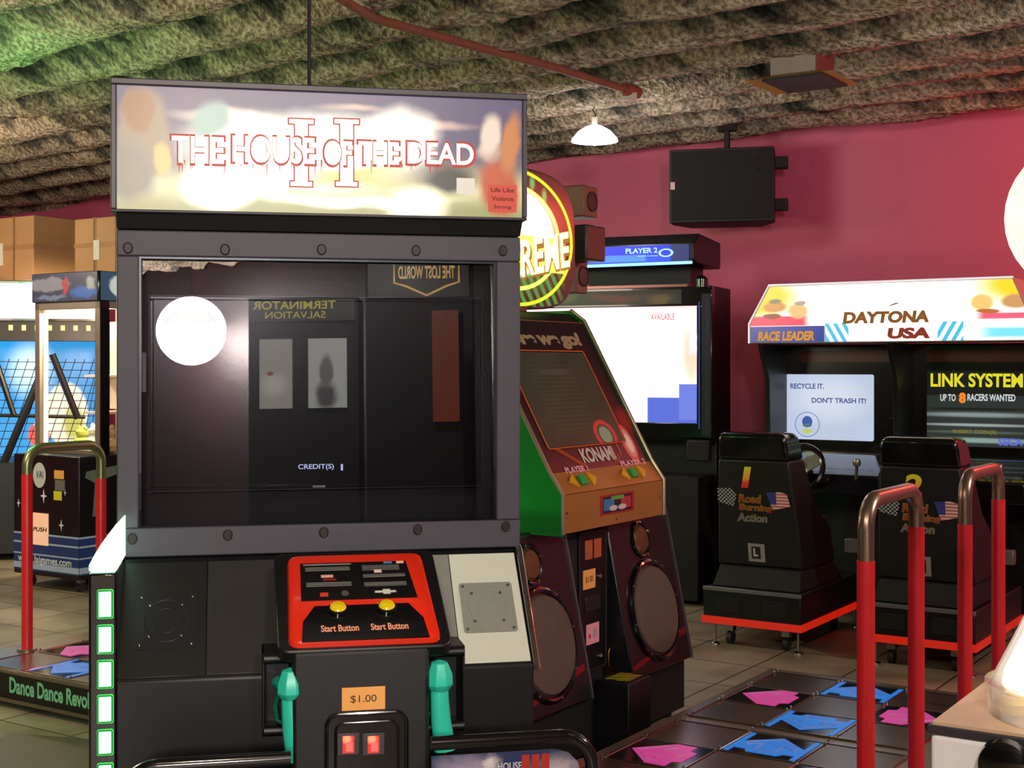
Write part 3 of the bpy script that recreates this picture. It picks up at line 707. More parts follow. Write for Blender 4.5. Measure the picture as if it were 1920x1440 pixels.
plate('display', Dn, Fh4, c0, c1, e0, e1, .002, paint('dim_dance_display', (c1-c0, e1-e0), '2b2a16', [('s', .45, .5, .3, .42, .2, '3a381c', .6, 22), ('E', .5, .78, .25, .05, .6, '4a3a30'), ('R', .78, .08, .12, .14, .22, 'd83030', .9), ('E', .78, .08, .09, .11, .3, '8a9a78', .8)], emit=.55, rough=.12))
OR = mat('orange_line', 'd0601c', .4)
part('screen_outline', rim(rrect(c0-.006, c1+.006, e0-.006, e1+.006, .012), .0025, .003), OR, Dn, Fh4)
mb = MB()
for (xa_, ya_, xb_, yb_) in ((-.27, .145, -.12, .02), (-.25, .145, -.10, .02), (.14, .02, .20, .07), (.20, .07, .20, .14), (.12, .02, .18, .075)):
    mb.tube([(xa_, ya_*HH, .001), (xb_, yb_*HH, .001)], .002, 6)
part('bezel_lines', mb, OR, Dn, Fh4)
textpx(Dn, off(Fh4, 0, 0, .001), 'KONAMI', 1088, 1152, 838, 866, mat('pale_print', 'b8b4a8', .4), bold=.04)
textpx(Dn, off(Fh4, 0, 0, .001), 'here we go!', 945, 1087, 621, 654, mat('tan_print', 'd0a070', .4, emit=.25), bold=.05, space=.9)
PKP = mat('pink_print', 'd898a8', .4)
textpx(Dn, off(Fh4, 0, 0, .001), 'PLAYER 1', 1058, 1103, 874, 886, PKP, bold=.04)
textpx(Dn, off(Fh4, 0, 0, .001), 'PLAYER 2', 1162, 1210, 862, 872, PKP, bold=.04)
# decal reflection-like round sticker at lower right corner of the bezel
part('round_sticker', MB().disc(.30, .09, .05, .085, 0, .001), paint('round_sticker_print', (.4, .2), 'd84038', [('E', .76, .45, .09, .34, .1, 'b0a090'), ('E', .77, .45, .06, .22, .1, 'e0d0c0')]), Dn, Fh4)
# round marquee, neck and satellites
FMq = SF((0, .45, 2.02))
mb = MB(); pts = []
for k in range(48):
    a = 2*math.pi*k/48; c_, s_ = math.cos(a), math.sin(a)
    pts.append((.47*math.copysign(abs(c_)**.55, c_), .29*math.copysign(abs(s_)**.55, s_)))
mb.poly(pts, -.12, 0)
part('marquee_box', mb, mat('marquee_shell', '3a2c2c', .3), Dn, FMq, bevel=.006)
mm = paint('round_marquee_art', (.94, .58), '0c0f08', [
    ('e', .5, .2, .45, .12, .8, '0d4a1c'), ('H', .5, .16, .42, .16, .3, '2a8a38', .8, 15, .5), ('e', .3, .85, .03, .06, .8, '2aa050'), ('e', .72, .82, .03, .08, .8, '2aa050'), ('e', .62, .9, .03, .08, .8, '2aa050'),
    ('R', .5, .5, .455, .47, .035, (200, 225, 30, 1.0)), ('R', .48, .5, .36, .36, .05, (220, 235, 90, 1.4)),
    ('e', .47, .54, .37, .34, .35, (255, 255, 225, 2.4)), ('B', .55, .40, .36, .13, .1, (235, 215, 90, 1.1))], emit=1.25, rough=.2)
part('marquee_panel', MB().poly([(x*.965+.47, y*.965+.29) for x, y in pts], 0, .004), mm, Dn, off(FMq, -.47, -.29, 0))
EY = mat('cream_lettering', 'fff4c0', .4, emit=1.5); EY2 = mat('amber_lettering', 'a87a10', .4, emit=.8)
Fq5 = FMq @ Matrix.Rotation(math.radians(10), 4, 'Z')
text(Dn, off(Fq5, .006, -.005, .005), 'EXTREME', -.30, .40, -.17, -.02, EY2, bold=.06, shear=.1)
text(Dn, off(Fq5, 0, 0, .006), 'EXTREME', -.30, .40, -.165, -.015, EY, bold=.025, shear=.1)
text(Dn, off(Fq5, 0, 0, .006), 'Dancemania', .02, .33, .0, .055, EY2, bold=.02, shear=.1) if False else None
mb = MB(); mb.box(-.24, -.06, .47, .6, 1.70, 1.78); mb.box(.0, .08, .45, .56, 1.72, 1.8)
part('marquee_neck', mb, mat('brown_bracket', '5a3a22', .5), Dn, bevel=.003)
WOOD = mat('brown_satellite_shell', '6a4430', .5)
for (px, py, w_, h_, yy) in ((1108, 378, .13, .145, .55), (1118, 456, .17, .155, .42), (1092, 518, .10, .16, .55)):
    Fx = yf(yy); s, t = H(Dn, Fx, px, py)
    sp = part('satellite_speaker', MB().box(s-w_/2, s+w_/2, yy, yy+.14, t-h_/2, t+h_/2), WOOD if yy != .42 else mat('dark_satellite_shell', '30211f', .45), Dn, bevel=.008)
    if yy != .42:
        part('speaker_cone', MB().lathe([(.042, .003), (.03, -.002), (.001, -.004)], n=24).torus(0, 0, .043, .043, .002, .004), mat('dark_cone', '1c1014', .5), sp, SF((s+.01, yy, t)))
part('satellite_bracket', MB().tube([(.42, .5, 1.92), (.5, .6, 1.92), (.52, .62, 2.2)], .012, 8), BLKM, Dn)

# dance platform builder (x along D, pads along x, player looks +y)
STL = mat('deck_stainless', 'a89a8a', .28, .85, vscale=4, var=.25)
PNKM = mat('pink_arrow_lit', 'c83a88', .3, emit=.8); BLUM = mat('blue_arrow_lit', '1478d0', .3, emit=.75)
REDT = mat('red_rail_wrap', 'd8202a', .36, coat=.3); BARE = mat('worn_bare_steel', 'a08878', .3, .9)
def dance_platform(label, loc, rz, pads, x0, x1, y0, y1, bars, words=False, tip=BARE):
    P = thing('dance_platform', label, 'dance platform', loc, rz)
    mb = MB(); mb.box(x0, x1, y0, y1, .03, .162)
    part('platform_base', mb, mat('platform_side', '1c1a1a', .4), P, bevel=.004)
    part('deck_plate', MB().box(x0-.005, x1+.005, y0-.005, y1+.005, .162, .170), STL, P, bevel=.002)
    for fx in (x0+.08, x1-.08):
        for fy in (y0+.08, y1-.08): part('foot', MB().cyl((fx, fy, 0), (fx, fy, .035), .03), BLKM, P)
    Fd = SF((0, 0, .170), (1, 0, 0), (0, 1, 0))
    for (cx_, cy_) in pads:
        for i in (-1, 0, 1):
            for j in (-1, 0, 1):
                sx, sy = cx_+i*.285, cy_+j*.285
                if abs(i)+abs(j) == 1:
                    pn = part('arrow_panel', MB().box(-.138, .138, -.138, .138, 0, .004), mat('dark_arrow_glass', '14101a', .12), P, off(Fd, sx, sy, 0), bevel=.001)
                    ang = {(0, 1): 0, (1, 0): -90, (0, -1): 180, (-1, 0): 90}[(i, j)]
                    mt = PNKM if j != 0 and i == 0 else BLUM
                    arw = [(0, .115), (.108, .02), (.108, -.028), (.045, .012), (.045, -.09), (-.045, -.09), (-.045, .012), (-.108, -.028), (-.108, .02)]
                    Rm = Matrix.Rotation(math.radians(ang), 4, 'Z')
                    # broad arrow head filling the panel, notch at its tail
                    big = [(0, .112), (.125, .0), (.125, -.075), (.07, -.075), (.055, -.105), (-.055, -.105), (-.07, -.075), (-.125, -.075), (-.125, .0)]
                    part('arrow', MB().poly(big, .004, .006), mt, pn, Rm)
                    o_ = MB().tube([(x*.8, y*.8, .0065) for x, y in arw], .0016, 5, closed=True)
                    part('arrow_outline', o_, mat('pale_outline', 'b8a8c8', .4), pn, Rm)
                    if mt is BLUM: part('side_band', MB().box(-.128, -.108, -.125, .125, .004, .006).box(.108, .128, -.125, .125, .004, .006), BLUM, pn, Matrix.Rotation(math.pi/2, 4, 'Z')) if False else [part('side_band', MB().box(-.125, .125, q_*.12-.009, q_*.12+.009, .004, .0062), BLUM, pn) for q_ in (-1, 1)]
                    part('panel_edge', rim(rrect(-.138, .138, -.138, .138, .004), .002, .004), CHROME, pn)
                else:
                    part('steel_tile', MB().box(-.138, .138, -.138, .138, 0, .004), mat('steel_tile', '8e7e72', .24, .9, var=.3, vscale=3), P, off(Fd, sx, sy, 0), bevel=.001)
        mb = MB()
        for k in range(4):
            v_ = -.4275+.285*k
            mb.box(cx_-.43, cx_+.43, cy_+v_-.0035, cy_+v_+.0035, .0, .007); mb.box(cx_+v_-.0035, cx_+v_+.0035, cy_-.43, cy_+.43, .0, .0065)
        part('seam_strips', mb, mat('seam_metal', 'b0a490', .2, 1), P, Fd)
        for i in range(4):
            for j in range(4):
                for q in ((-.02, 0), (.02, 0)):
                    part('screw', MB().lathe([(.005, 0), (.0045, .007), (.001, .009)], n=8), CHROME, P, off(Fd, cx_-.4275+.285*i+q[0], cy_-.4275+.285*j, .006))
    for (xa_, xb_, yb_, ht) in bars:
        R_ = .085; pa = [(xa_, yb_, .165)]
        top = []
        for k in range(9): a = math.radians(180-90*k/8); top.append((xa_+R_+R_*math.cos(a), yb_, ht-R_+R_*math.sin(a)))
        for k in range(9): a = math.radians(90-90*k/8); top.append((xb_-R_+R_*math.cos(a), yb_, ht-R_+R_*math.sin(a)))
        hr = part('handrail', MB().tube([(xa_, yb_, .165), (xa_, yb_, ht-.17), ], .0255, 20).tube([(xb_, yb_, ht-.12), (xb_, yb_, .165)], .0255, 20), REDT, P)
        part('rail_top', MB().tube([(xa_, yb_, ht-.175)] + top + [(xb_, yb_, ht-.125)], .0235, 20), tip, hr, label='bare worn top of the red handrail')
        for xx in (xa_, xb_): part('rail_flange', MB().cyl((xx, yb_, .17), (xx, yb_, .18), .045), STL, hr)
    return P
# local: origin W(-1.80, 4.62); x = d-4.62 ; y = -(l+1.80)
PA = dance_platform('steel dance platform with pink and blue arrow panels and two tall red handrails', W(-1.80, 4.62), RD,
    [(4.15-4.62, .03), (5.09-4.62, .03)], 3.66-4.62, 5.58-4.62, -.66, .51,
    [(3.79-4.62, 4.27-4.62, -.52, 1.112), (4.84-4.62, 5.31-4.62, -.52, 1.112)])
PB = dance_platform('steel dance platform at the left with a red handrail and green lettering on its edge', W(-4.86, 4.64), RD,
    [(4.18-4.64, 0), (5.12-4.64, 0)], 3.75-4.64, 5.55-4.64, -.55, .46, [], tip=BARE)
# the left machine faces left, so its pads are mirrored: rebuild as turned half round
for o in [o for o in COL.objects if o.parent is PB or (o.parent and o.parent.parent is PB)] + [PB]: bpy.data.objects.remove(o)
PB = dance_platform('dance platform at the far left with red handrail and green lettering along its edge', W(-4.86, 4.64), RD+math.pi,
    [(-(4.18-4.64), 0), (-(5.12-4.64), 0)], -(5.55-4.64), -(3.75-4.64), -.62, .72,
    [(-(4.47-4.64), -(4.04-4.64), -.50, 1.112), (-(5.42-4.64), -(4.99-4.64), -.50, 1.112)], tip=mat('worn_green_steel', '8a9068', .35, .8))
# (the lettered edge is the side facing -D : local +x side)
FE = SF((.895, 0, 0), (0, 1, 0), (0, 0, 1))
plate('edge_strip', PB, FE, -.6, .7, .045, .155, .003, mat('black_edge_strip', '0c100c', .35))
part('edge_moulding', MB().box(-.62, .72, .03, .045, 0, .012).box(-.62, .72, .155, .166, 0, .012), mat('edge_moulding', '8a7f70', .35, .8), PB, FE)
FE3 = off(FE, 0, 0, .003)
textpx(PB, FE3, 'Dance Dance Revolution', 18, 205, 1259, 1309, mat('pale_green_lettering', '9ae0a0', .4, emit=.35), bold=.03) if False else None
s0, s1, t0, t1 = boxpx(PB, FE3, 18, 210, 1274, 1304)
text(PB, FE3, 'Dance Dance Revolution', s0, s1, .07, .14, mat('pale_green_lettering', '8ae094', .4, emit=.3), bold=.03)

# ------------------------------------------------------------------ two-seat racing game against the back wall
RR = -TH
RC = thing('racing_cabinet', 'twin racing game cabinet with wide bright yellow and white marquee and two screens', 'arcade cabinet', W(-2.49, 7.75), RR)
mb = MB()
for xx in (-.80, -.0, .80):
    mb.prism('x', [(.02, 1.63), (.14, 1.42), (.16, 1.02), (-.12, .88), (-.12, .74), (.2, .5), (.2, .03), (.95, .03), (.95, 1.63)], xx-.014, xx+.014)
mb.box(-.79, .79, .5, .95, .03, .95); mb.box(-.79, .79, .45, .95, .95, 1.63)
part('cabinet_body', mb, BLACK, RC, bevel=.003)
mz0, mz1 = 1.635, 1.985
outl = [(-.86, mz0), (.80, mz0), (.80, mz0+.12), (.70, mz1), (-.73, mz1), (-.86, mz0+.12)]
mb = MB(); mb.prism('y', outl, .005, .5); part('marquee_box', mb, mat('clear_edge_marquee', 'a89a98', .3), RC, bevel=.004)
mw, mh = 1.66, .35
dm = paint('race_marquee_art', (mw, mh), (255, 252, 240, ), [
    ('G', .35, .33, 'fff4ec'), ('E', -.02, .8, .28, .5, .5, 'd8ac10'), ('E', 1.0, .9, .25, .45, .6, 'e8b820'),
    ('E', .5, .65, .32, .6, .6, (255, 252, 235, 1.6)),
    ('B', .10, .38, .15, .10, .3, 'd8284a'), ('B', .92, .40, .12, .06, .4, 'e05068'),
    ('e', .1, .62, .055, .12, .4, 'a87430'), ('e', .19, .55, .05, .16, .4, 'd09a60'), ('e', .09, .46, .045, .06, .4, '702818'), ('e', .10, .72, .03, .05, .4, '6a6048'), ('e', .2, .68, .03, .05, .4, '8a8070'), ('e', .84, .62, .05, .16, .4, 'e0a860'), ('e', .95, .62, .06, .14, .4, 'b08050'), ('e', .86, .48, .05, .05, .4, 'a05828'),
    ('B', .13, .14, .17, .155, .08, '182c78'), ('B', .95, .14, .17, .12, .6, '6ac0f0'),
    ('H', .335, .16, .045, .17, .05, '38a0c0', 1, 32, .12), ('H', .735, .16, .045, .17, .05, '38a0c0', 1, 32, -.12)], emit=1.45, warp=.02, wscale=10, rough=.2)
mb = MB(); mb.poly([(x+.86, z-mz0) for x, z in [( -.85, mz0+.006), (.79, mz0+.006), (.79, mz0+.118), (.694, mz1-.008), (-.724, mz1-.008), (-.85, mz0+.118)]], 0, .004)
part('marquee_panel', mb, dm, RC, SF((-.86, .005, mz0)))
Fm = SF((0, .0005, 0))
BR = mat('brown_backlit_letters', '8a5010', .4, emit=.8); RDm = mat('maroon_backlit_letters', '8a2018', .4, emit=.8)
textpx(RC, Fm, 'DAYTONA', 1580, 1742, 583, 606, BR, bold=.06, shear=.12)
textpx(RC, Fm, 'USA', 1664, 1744, 614, 635, RDm, bold=.06, shear=.1)
textpx(RC, Fm, 'RACE LEADER', 1421, 1527, 621, 639, mat('orange_backlit_letters', 'd89018', .4, emit=.9), bold=.05, shear=.15)
mb = MB(); s, t = H(RC, Fm, 1676, 572); mb.poly([(s-.04, t-.012), (s-.01, t-.002), (s+.04, t+.012), (s+.012, t+.014), (s-.015, t+.004)], 0, .0015); part('small_emblem', mb, BR, RC, Fm)
part('edge_tube', MB().tube([(-.862, .003, mz0), (-.862, .003, mz0+.12), (-.732, .003, mz1+.002), (.70, .003, mz1+.002)], .006, 8), mat('lit_edge', 'ffeef0', .4, emit=.8), RC)
FB = yf(.44)
DSP1 = paint('recycle_screen', (.6, .43), 'b8c4dc', [('E', .5, .6, .6, .5, .8, 'd0d8e8'), ('R', .26, .22, .155*.85, .21*.85, .04, '6a78a8'), ('E', .26, .26, .05, .075, .1, '3a5aa0'), ('B', .26, .21, .05, .02, .1, '508050'), ('e', .26, .12, .07, .05, .5, 'b8c860'), ('R', .26, .26, .05, .075, .15, '3a5aa0')], emit=.95, rough=.15)
DSP2 = paint('link_screen', (.6, .43), '2c3230', [('B', .5, .84, .6, .2, .02, '0c0c0c'), ('B', .5, .62, .6, .09, .1, '28302e'), ('E', .5, .44, .9, .05, .8, '8a9a98'), ('E', .5, .30, .9, .03, .8, 'a0acaa'), ('E', .5, .2, .9, .03, .8, '506050'), ('E', .5, .09, .9, .05, .7, '8fa8a0'), ('B', .5, .52, .6, .02, .5, '101410')], emit=.8, rough=.15)
for k, (xa_, xb_, ya_, yb_, dsp) in enumerate(((1470, 1638, 702, 825, DSP1), (1738, 1925, 696, 838, DSP2))):
    cx_ = -.40 if k == 0 else .40
    plate('screen_bezel', RC, FB, cx_-.385, cx_+.385, .96, 1.62, .004, mat('dark_screen_surround', '0e0a0c', .2, coat=.4))
    c0, c1, e0, e1 = boxpx(RC, off(FB, 0, 0, .01), xa_, xb_, ya_, yb_)
    if k == 1: c1 = min(c1, .78)
    dp = part('display', MB().poly(rrect(0, c1-c0, 0, e1-e0, .012), 0, .008), dsp, RC, off(FB, c0, e0, .004))
    plate('instruction_strip', RC, FB, cx_-.3, cx_+.3, 1.52, 1.59, .006, mat('dark_orange_strip', '5a2c14', .3))
    FD = off(FB, 0, 0, .0125)
    if k == 0:
        NV = mat('navy_display_text', '5060a0', .4, emit=.7)
        textpx(RC, FD, 'RECYCLE IT.', 1482, 1545, 719, 729, NV, bold=.03); textpx(RC, FD, "DON'T TRASH IT!", 1522, 1624, 746, 756, NV, bold=.03)
        textpx(RC, FD, "EPA'S PRO-COUNCIL", 1535, 1600, 790, 795, mat('faint_display_text', '8f9cc0', .4, emit=.8), bold=.01) if False else None
    else:
        YT = mat('yellow_display_text', 'd8d020', .4, emit=1.0); WT = mat('white_display_text', 'd8dce0', .4, emit=.9)
        textpx(RC, FD, 'LINK SYSTEM', 1745, 1918, 700, 726, YT, bold=.03); textpx(RC, FD, 'UP TO', 1763, 1792, 739, 752, WT, bold=.02)
        textpx(RC, FD, '8', 1798, 1811, 736, 756, mat('orange_display_text', 'e87818', .4, emit=1.1), bold=.06); textpx(RC, FD, 'RACERS WANTED', 1814, 1904, 739, 752, WT, bold=.02)
        textpx(RC, FD, 'INSERT COIN(S)', 1787, 1868, 806, 815, mat('dim_display_text', '9a8a30', .4, emit=.6), bold=.02)
        textpx(RC, FD, 'SEGA', 1872, 1918, 822, 836, mat('blue_display_text', '5868d0', .4, emit=.9), bold=.04)
        textpx(RC, FD, 'CREDITS', 1832, 1868, 829, 836, mat('gold_display_text', 'c89818', .4, emit=.8), bold=.03) if False else None
    mb = MB(); mb.prism('x', [(-.10, .74), (-.10, .86), (.16, .96), (.44, .96), (.44, .74)], cx_-.385, cx_+.385)
    part('dashboard', mb, BLKG, RC, bevel=.008)
    Fw = SF((cx_-.05 if k == 0 else cx_-.06, -.20, .90 if k == 0 else .93), (1, 0, 0), (0, .35, .94))
    wh = part('steering_wheel', MB().torus(0, 0, .135, .135, 0, .017, 40), BLKG, RC, Fw)
    part('wheel_hub', MB().lathe([(.05, -.02), (.05, .0), (.03, .012), (.001, .014)]), mat('silver_hub', '8f8c88', .3, .8), wh)
    for a in (30, 150, 270):
        c_, s_ = math.cos(math.radians(a)), math.sin(math.radians(a))
        part('wheel_spoke', MB().loft([[(c_*.03-s_*w2, s_*.03+c_*w2, z2) for w2, z2 in ((-.042, -.006), (.042, -.006), (.042, .004), (-.042, .004))], [(c_*.125-s_*w2, s_*.125+c_*w2, z2) for w2, z2 in ((-.034, -.004), (.034, -.004), (.034, .004), (-.034, .004))]]), mat('silver_spoke', 'a8a49c', .28, .85), wh)
    part('wheel_column', MB().cyl((0, 0, -.02), (0, 0, -.14), .035), BLKM, wh)
    part('gear_shifter', MB().cyl((cx_+.24, -.08, .8), (cx_+.26, -.12, .92), .009).lathe([(.001, .91), (.02, .92), (.024, .94), (.018, .958), (.001, .965)], (cx_+.26, -.12)), mat('shifter_metal', '8a8480', .3, .8), RC)
    part('coin_box', MB().box(cx_+.2, cx_+.34, -.16, -.1, .42, .5), mat('grey_coin_box', '88807c', .35, .6), RC, bevel=.004)

def seat(numeral, letter, loc, label):
    S = thing('racing_chair', label, 'game chair', loc, RR, 'seats of the racing game')
    mb = MB(); mb.box(-.276, .276, 0, .95, .115, .312)
    part('seat_base', mb, mat('seat_base_black', '0d0c10', .35), S, bevel=.006)
    part('base_edge', MB().box(-.278, .278, -.004, .012, .292, .314), mat('grey_base_edge', '77777c', .35, .5), S, bevel=.003)
    part('base_stripe', MB().box(-.28, .28, -.006, .0, .118, .156).box(.276, .282, -.006, .95, .118, .156).box(-.282, -.276, -.006, .95, .118, .156), mat('glowing_red_stripe', 'f0240c', .35, emit=.5), S)  # plain stripe, glow added to brighten its red
    for xv in (-.19, .07):
        vg = MB().box(xv-.004, xv+.124, -.002, 0, .186, .266)
        for k in range(5): vg.box(xv, xv+.12, -.005, -.001, .19+.016*k, .196+.016*k)
        part('vent_grille', vg, BLKM, S)
    for (cx_, cy_) in ((-.16, .1), (.16, .1), (-.16, .8), (.16, .8)):
        cs = part('caster', MB().box(cx_-.022, cx_+.022, cy_-.02, cy_+.02, .07, .115), SCREW, S)
        part('caster_wheel', MB().cyl((cx_-.014, cy_, .034), (cx_+.014, cy_, .034), .034), mat('caster_rubber', '2a2626', .5), cs)
    for (cx_, cy_) in ((-.22, .03), (.25, .03), (-.22, .9), (.25, .9)):
        part('levelling_foot', MB().lathe([(.026, 0), (.024, .008), (.008, .016), (.006, .12)], (cx_, cy_), 16), SCREW, S)
    mb = MB(); mb.loft([[(-.245, .05, .312), (.25, .05, .312), (.25, .70, .312), (-.245, .70, .312)], [(-.225, .10, .42), (.235, .10, .42), (.22, .62, .42), (-.215, .62, .42)]])
    part('seat_plinth', mb, BLKM, S, bevel=.006)
    # seat shell: back panel, wings
    mb = MB()
    def sec(z, y0, y1, hx): return [(-hx, y0, z), (hx, y0, z), (hx, y1, z), (-hx, y1, z)]
    mb.loft([sec(.42, .12, .60, .245), sec(.60, .09, .56, .232), sec(.75, .065, .36, .222), sec(.95, .03, .26, .205), sec(1.0, .022, .24, .20)])
    part('seat_shell', mb, mat('seat_shell_black', '0c0b0d', .5), S, bevel=.012)
    mb = MB(); mb.loft([sec(1.0, .022, .24, .20), sec(1.08, .008, .21, .195), sec(1.13, .0, .19, .185), sec(1.145, .02, .17, .16)])
    part('headrest', mb, BLKG, S, bevel=.016)
    mb = MB(); mb.box(-.19, .19, .30, .58, .50, .56); mb.bm.free()
    part('cushion', MB().box(-.18, .18, .34, .66, .59, .66), mat('dark_red_vinyl', '3a1216', .4), S, bevel=.02)
    Fb = SF((0, .12, .42), (1, 0, 0), (0, -.098, .58))
    Fb = off(Fb, 0, 0, .003)
    gm_ = paint('numeral_gradient', (.06, .11), 'e81c10', [('G', .2, .55, 'f0a010'), ('G', .5, 1.0, 'e0c818')], emit=.35)
    text(S, Fb, numeral, -.075 if numeral == '1' else -.085, -.01 if numeral == '1' else .01, .435, .55, gm_, bold=.03, shear=.15)
    ck = paint('checkered_print', (.11, .1), '100f10', [('C', .5, .5, .6, .6, .02, 'a0a4a8', 1, 5, 5)])
    part('checkered_flag', MB().poly([(0, .02), (.09, 0), (.11, .06), (.085, .1), (.0, .095)], 0, .0012), ck, S, off(Fb, -.215, .33, 0))
    fl = paint('stars_stripes_print', (.13, .1), 'c05a5c', [('S', .5, .5, .6, .6, .02, 'd8c0b8', 1, 6), ('B', .18, .68, .24, .38, .02, '38408a')])
    part('striped_flag', MB().poly([(.03, .0), (.13, .025), (.115, .09), (.08, .1), (.0, .095)], 0, .0012), fl, S, off(Fb, .065, .32, 0))
    for i, (wd, a_, b_) in enumerate((('Road', -.095, .035), ('Burning', -.095, .095), ('Action', -.11, .06))):
        tb = .355-.052*i
        text(S, Fb, wd, a_-.003, b_+.003, tb-.003, tb+.045, mat('olive_outline_print', '8a7c20', .4), bold=.06, shear=.15)
        text(S, off(Fb, 0, 0, .001), wd, a_, b_, tb, tb+.04, mat('red_script', 'a03a2c', .4) if i < 2 else mat('blue_script', '6a6a9a', .4), bold=.01, shear=.15)
    hp = paint('hatched_sticker', (.1, .1), '181618', [('H', .5, .5, .6, .6, .02, 'c0bcb8', 1, 12, 1), ('B', .45, .5, .26, .34, .02, '181618')])
    tp = plate('plate_sticker', S, Fb, -.06, .035, .03, .13, .0012, hp)
    text(tp, Matrix.Translation((0, 0, .0014)), letter, .03, .055, .03, .075, mat('white_sticker_print', 'c8c4c0', .5), th=.0004, bold=.04)
    return S
seat('1', 'L', W(-2.87, 6.666), 'black racing game seat with yellow and red numeral 1 on its back')
seat('2', '3', W(-1.99, 6.666), 'black racing game seat with yellow and red numeral 2, behind the red handrails')

# ------------------------------------------------------------------ wide screen gun game further back
TV = thing('arcade_cabinet', 'tall black cabinet with huge white-lit screen and blue PLAYER 2 header against the pink wall', 'arcade cabinet', (.612, 8.815-.05, 0), -math.radians(24))
mb = MB(); mb.box(-.76, .66, .25, .75, .03, 1.05); mb.box(-.775, .70, .06, .45, 1.02, 2.0)
part('cabinet_body', mb, BLACK, TV, bevel=.006)
part('cabinet_base', MB().box(-.74, .64, -.1, .25, .03, .8), BLKM, TV, bevel=.006)
Fv = SF((0, 0, 0))
mb = MB(); mb.ring_frame(-.775, .70, 1.04, 2.0, -.66, .60, 1.135, 1.875, -.07, 0)
part('screen_bezel', mb, BLKG, TV, Fv, bevel=.006)
tvm = paint('bright_game_screen', (1.26, .74), (255, 252, 250), [
    ('G', .9, 1.0, 'e8a0a8'), ('G', .93, .97, 'fff2f2', .3), ('E', .97, .6, .10, .5, .8, 'f0b8a0'), ('B', .98, .75, .03, .2, .5, 'e8c8d8'),
    ('B', .91, .1, .18, .12, .06, '4858b0'), ('B', .97, .18, .07, .16, .08, '5a68b8')], emit=1.5, rough=.15)
plate('display', TV, Fv, -.66, .60, 1.135, 1.875, .004, tvm, n0=-.03)
textpx(TV, off(Fv, 0, 0, -.02), 'PLAYER', 1023, 1065, 592, 600, mat('white_screen_text', 'ffffff', .4, emit=2), bold=.03)
textpx(TV, off(Fv, 0, 0, -.02), 'AVAILABLE', 1220, 1265, 588, 600, mat('pink_screen_text', 'd87878', .4, emit=.9), bold=.02)
part('light_strip', MB().box(.615, .622, 1.1, 1.9, 0, .006), mat('dim_blue_strip', '2850a0', .4, emit=.5), TV, Fv)
part('side_art', MB().box(.635, .695, 1.06, 1.95, 0, .003), paint('side_print', (.8, 2), '15131c', [('h', .5, .5, 2, 2, .5, '1d2a50', .5, 20)]), TV, Fv)
plate('poster_strip', TV, Fv, -.66, .5, 1.89, 1.98, .005, paint('strip_print', (1.2, .1), '2a1410', [('e', .3, .5, .15, .5, .6, '6a7a18'), ('e', .6, .5, .2, .4, .6, '8a2820'), ('e', .85, .4, .1, .5, .6, '9a7030'), ('e', .05, .5, .1, .4, .6, '4a3050')], warp=.2, emit=.25))
part('top_ledge', MB().box(-.77, .55, -.03, .1, 1.995, 2.012), mat('pinkish_metal', '9a6a6a', .3, .8), TV)
mb = MB(); mb.box(-.2, .50, .2, .5, 2.0, 2.15); part('header_support', mb, mat('dark_brown_panel', '241318', .5), TV)
FHd = SF((0, -.12, 0))
mb = MB(); mb.prism('x', [(-.12, 2.155), (-.05, 2.135), (.5, 2.135), (.5, 2.31), (.0, 2.33), (-.12, 2.26)], -.35, .62)
part('marquee_box', mb, BLACK, TV, bevel=.01)
c0, c1, e0, e1 = boxpx(TV, FHd, 1100, 1292, 461, 494)
bm_ = paint('blue_header_art', (c1-c0, e1-e0), '0820c8', [('e', .5, .2, .7, .3, .8, (8, 60, 255, 1.3)), ('H', .3, .3, .3, .2, .1, '60b0f0', .7, 40, .3), ('B', .92, .5, .1, .6, .1, '101c58'), ('R', .78, .55, .06, .2, .25, '90c8f0')], emit=1.5)
plate('marquee_panel', TV, FHd, c0, c1, e0, e1, .003, bm_)
textpx(TV, off(FHd, 0, 0, .003), 'PLAYER 2', 1173, 1233, 465, 475, mat('sky_lettering', 'a8dcff', .4, emit=1.2), bold=.03)
textpx(TV, off(FHd, 0, 0, .003), 'Insert Coin(s)', 1196, 1233, 478, 482, mat('sky_lettering', 'a8dcff', .4, emit=1.2), bold=.01)
part('light_strip', MB().tube([(c0, e0-.008, .004), (c1+.02, e0-.004, .004)], .009, 10), mat('bright_blue_tube', '70b8ff', .4, emit=2.6), TV, FHd)
part('knob', MB().lathe([(.04, 0), (.04, .05), (.02, .07)]), BLKG, TV, Matrix.Translation((.64, -.02, 1.99)))
part('side_speaker', MB().box(.55, .70, -.06, .0, .9, 1.03), BLKM, TV, bevel=.01)

# ------------------------------------------------------------------ hanging loudspeaker, lamp, vent, pipe, cable
SP = thing('loudspeaker', 'black loudspeaker hung sideways from the ceiling before the pink wall', 'loudspeaker', (1.389, 9.0, 2.455), -math.radians(14))
part('speaker_cabinet', MB().prism('z', [(-.345, 0), (.345, 0), (.345, .18), (.24, .42), (-.24, .42), (-.345, .18)], 0, .49), mat('speaker_black', '1c1a1c', .7), SP, bevel=.008)
part('front_grille', MB().box(-.33, .33, -.012, 0, .015, .475), mat('black_foam', '141314', .9, bump=.5, bscale=700), SP, bevel=.004)
part('maker_badge', MB().box(-.335, -.305, -.017, -.012, .22, .27), mat('dull_badge', '806a64', .4, .5), SP)
for zz in (.08, .36): part('mounting_bracket', MB().box(.345, .43, .1, .2, zz, zz+.075), BLKM, SP, bevel=.004)
part('ceiling_mount', MB().cyl((.03, .12, .49), (.03, .12, .66), .02).box(-.04, .10, .06, .18, .49, .50).box(-.03, .09, .08, .16, .62, .66), BLKM, SP)
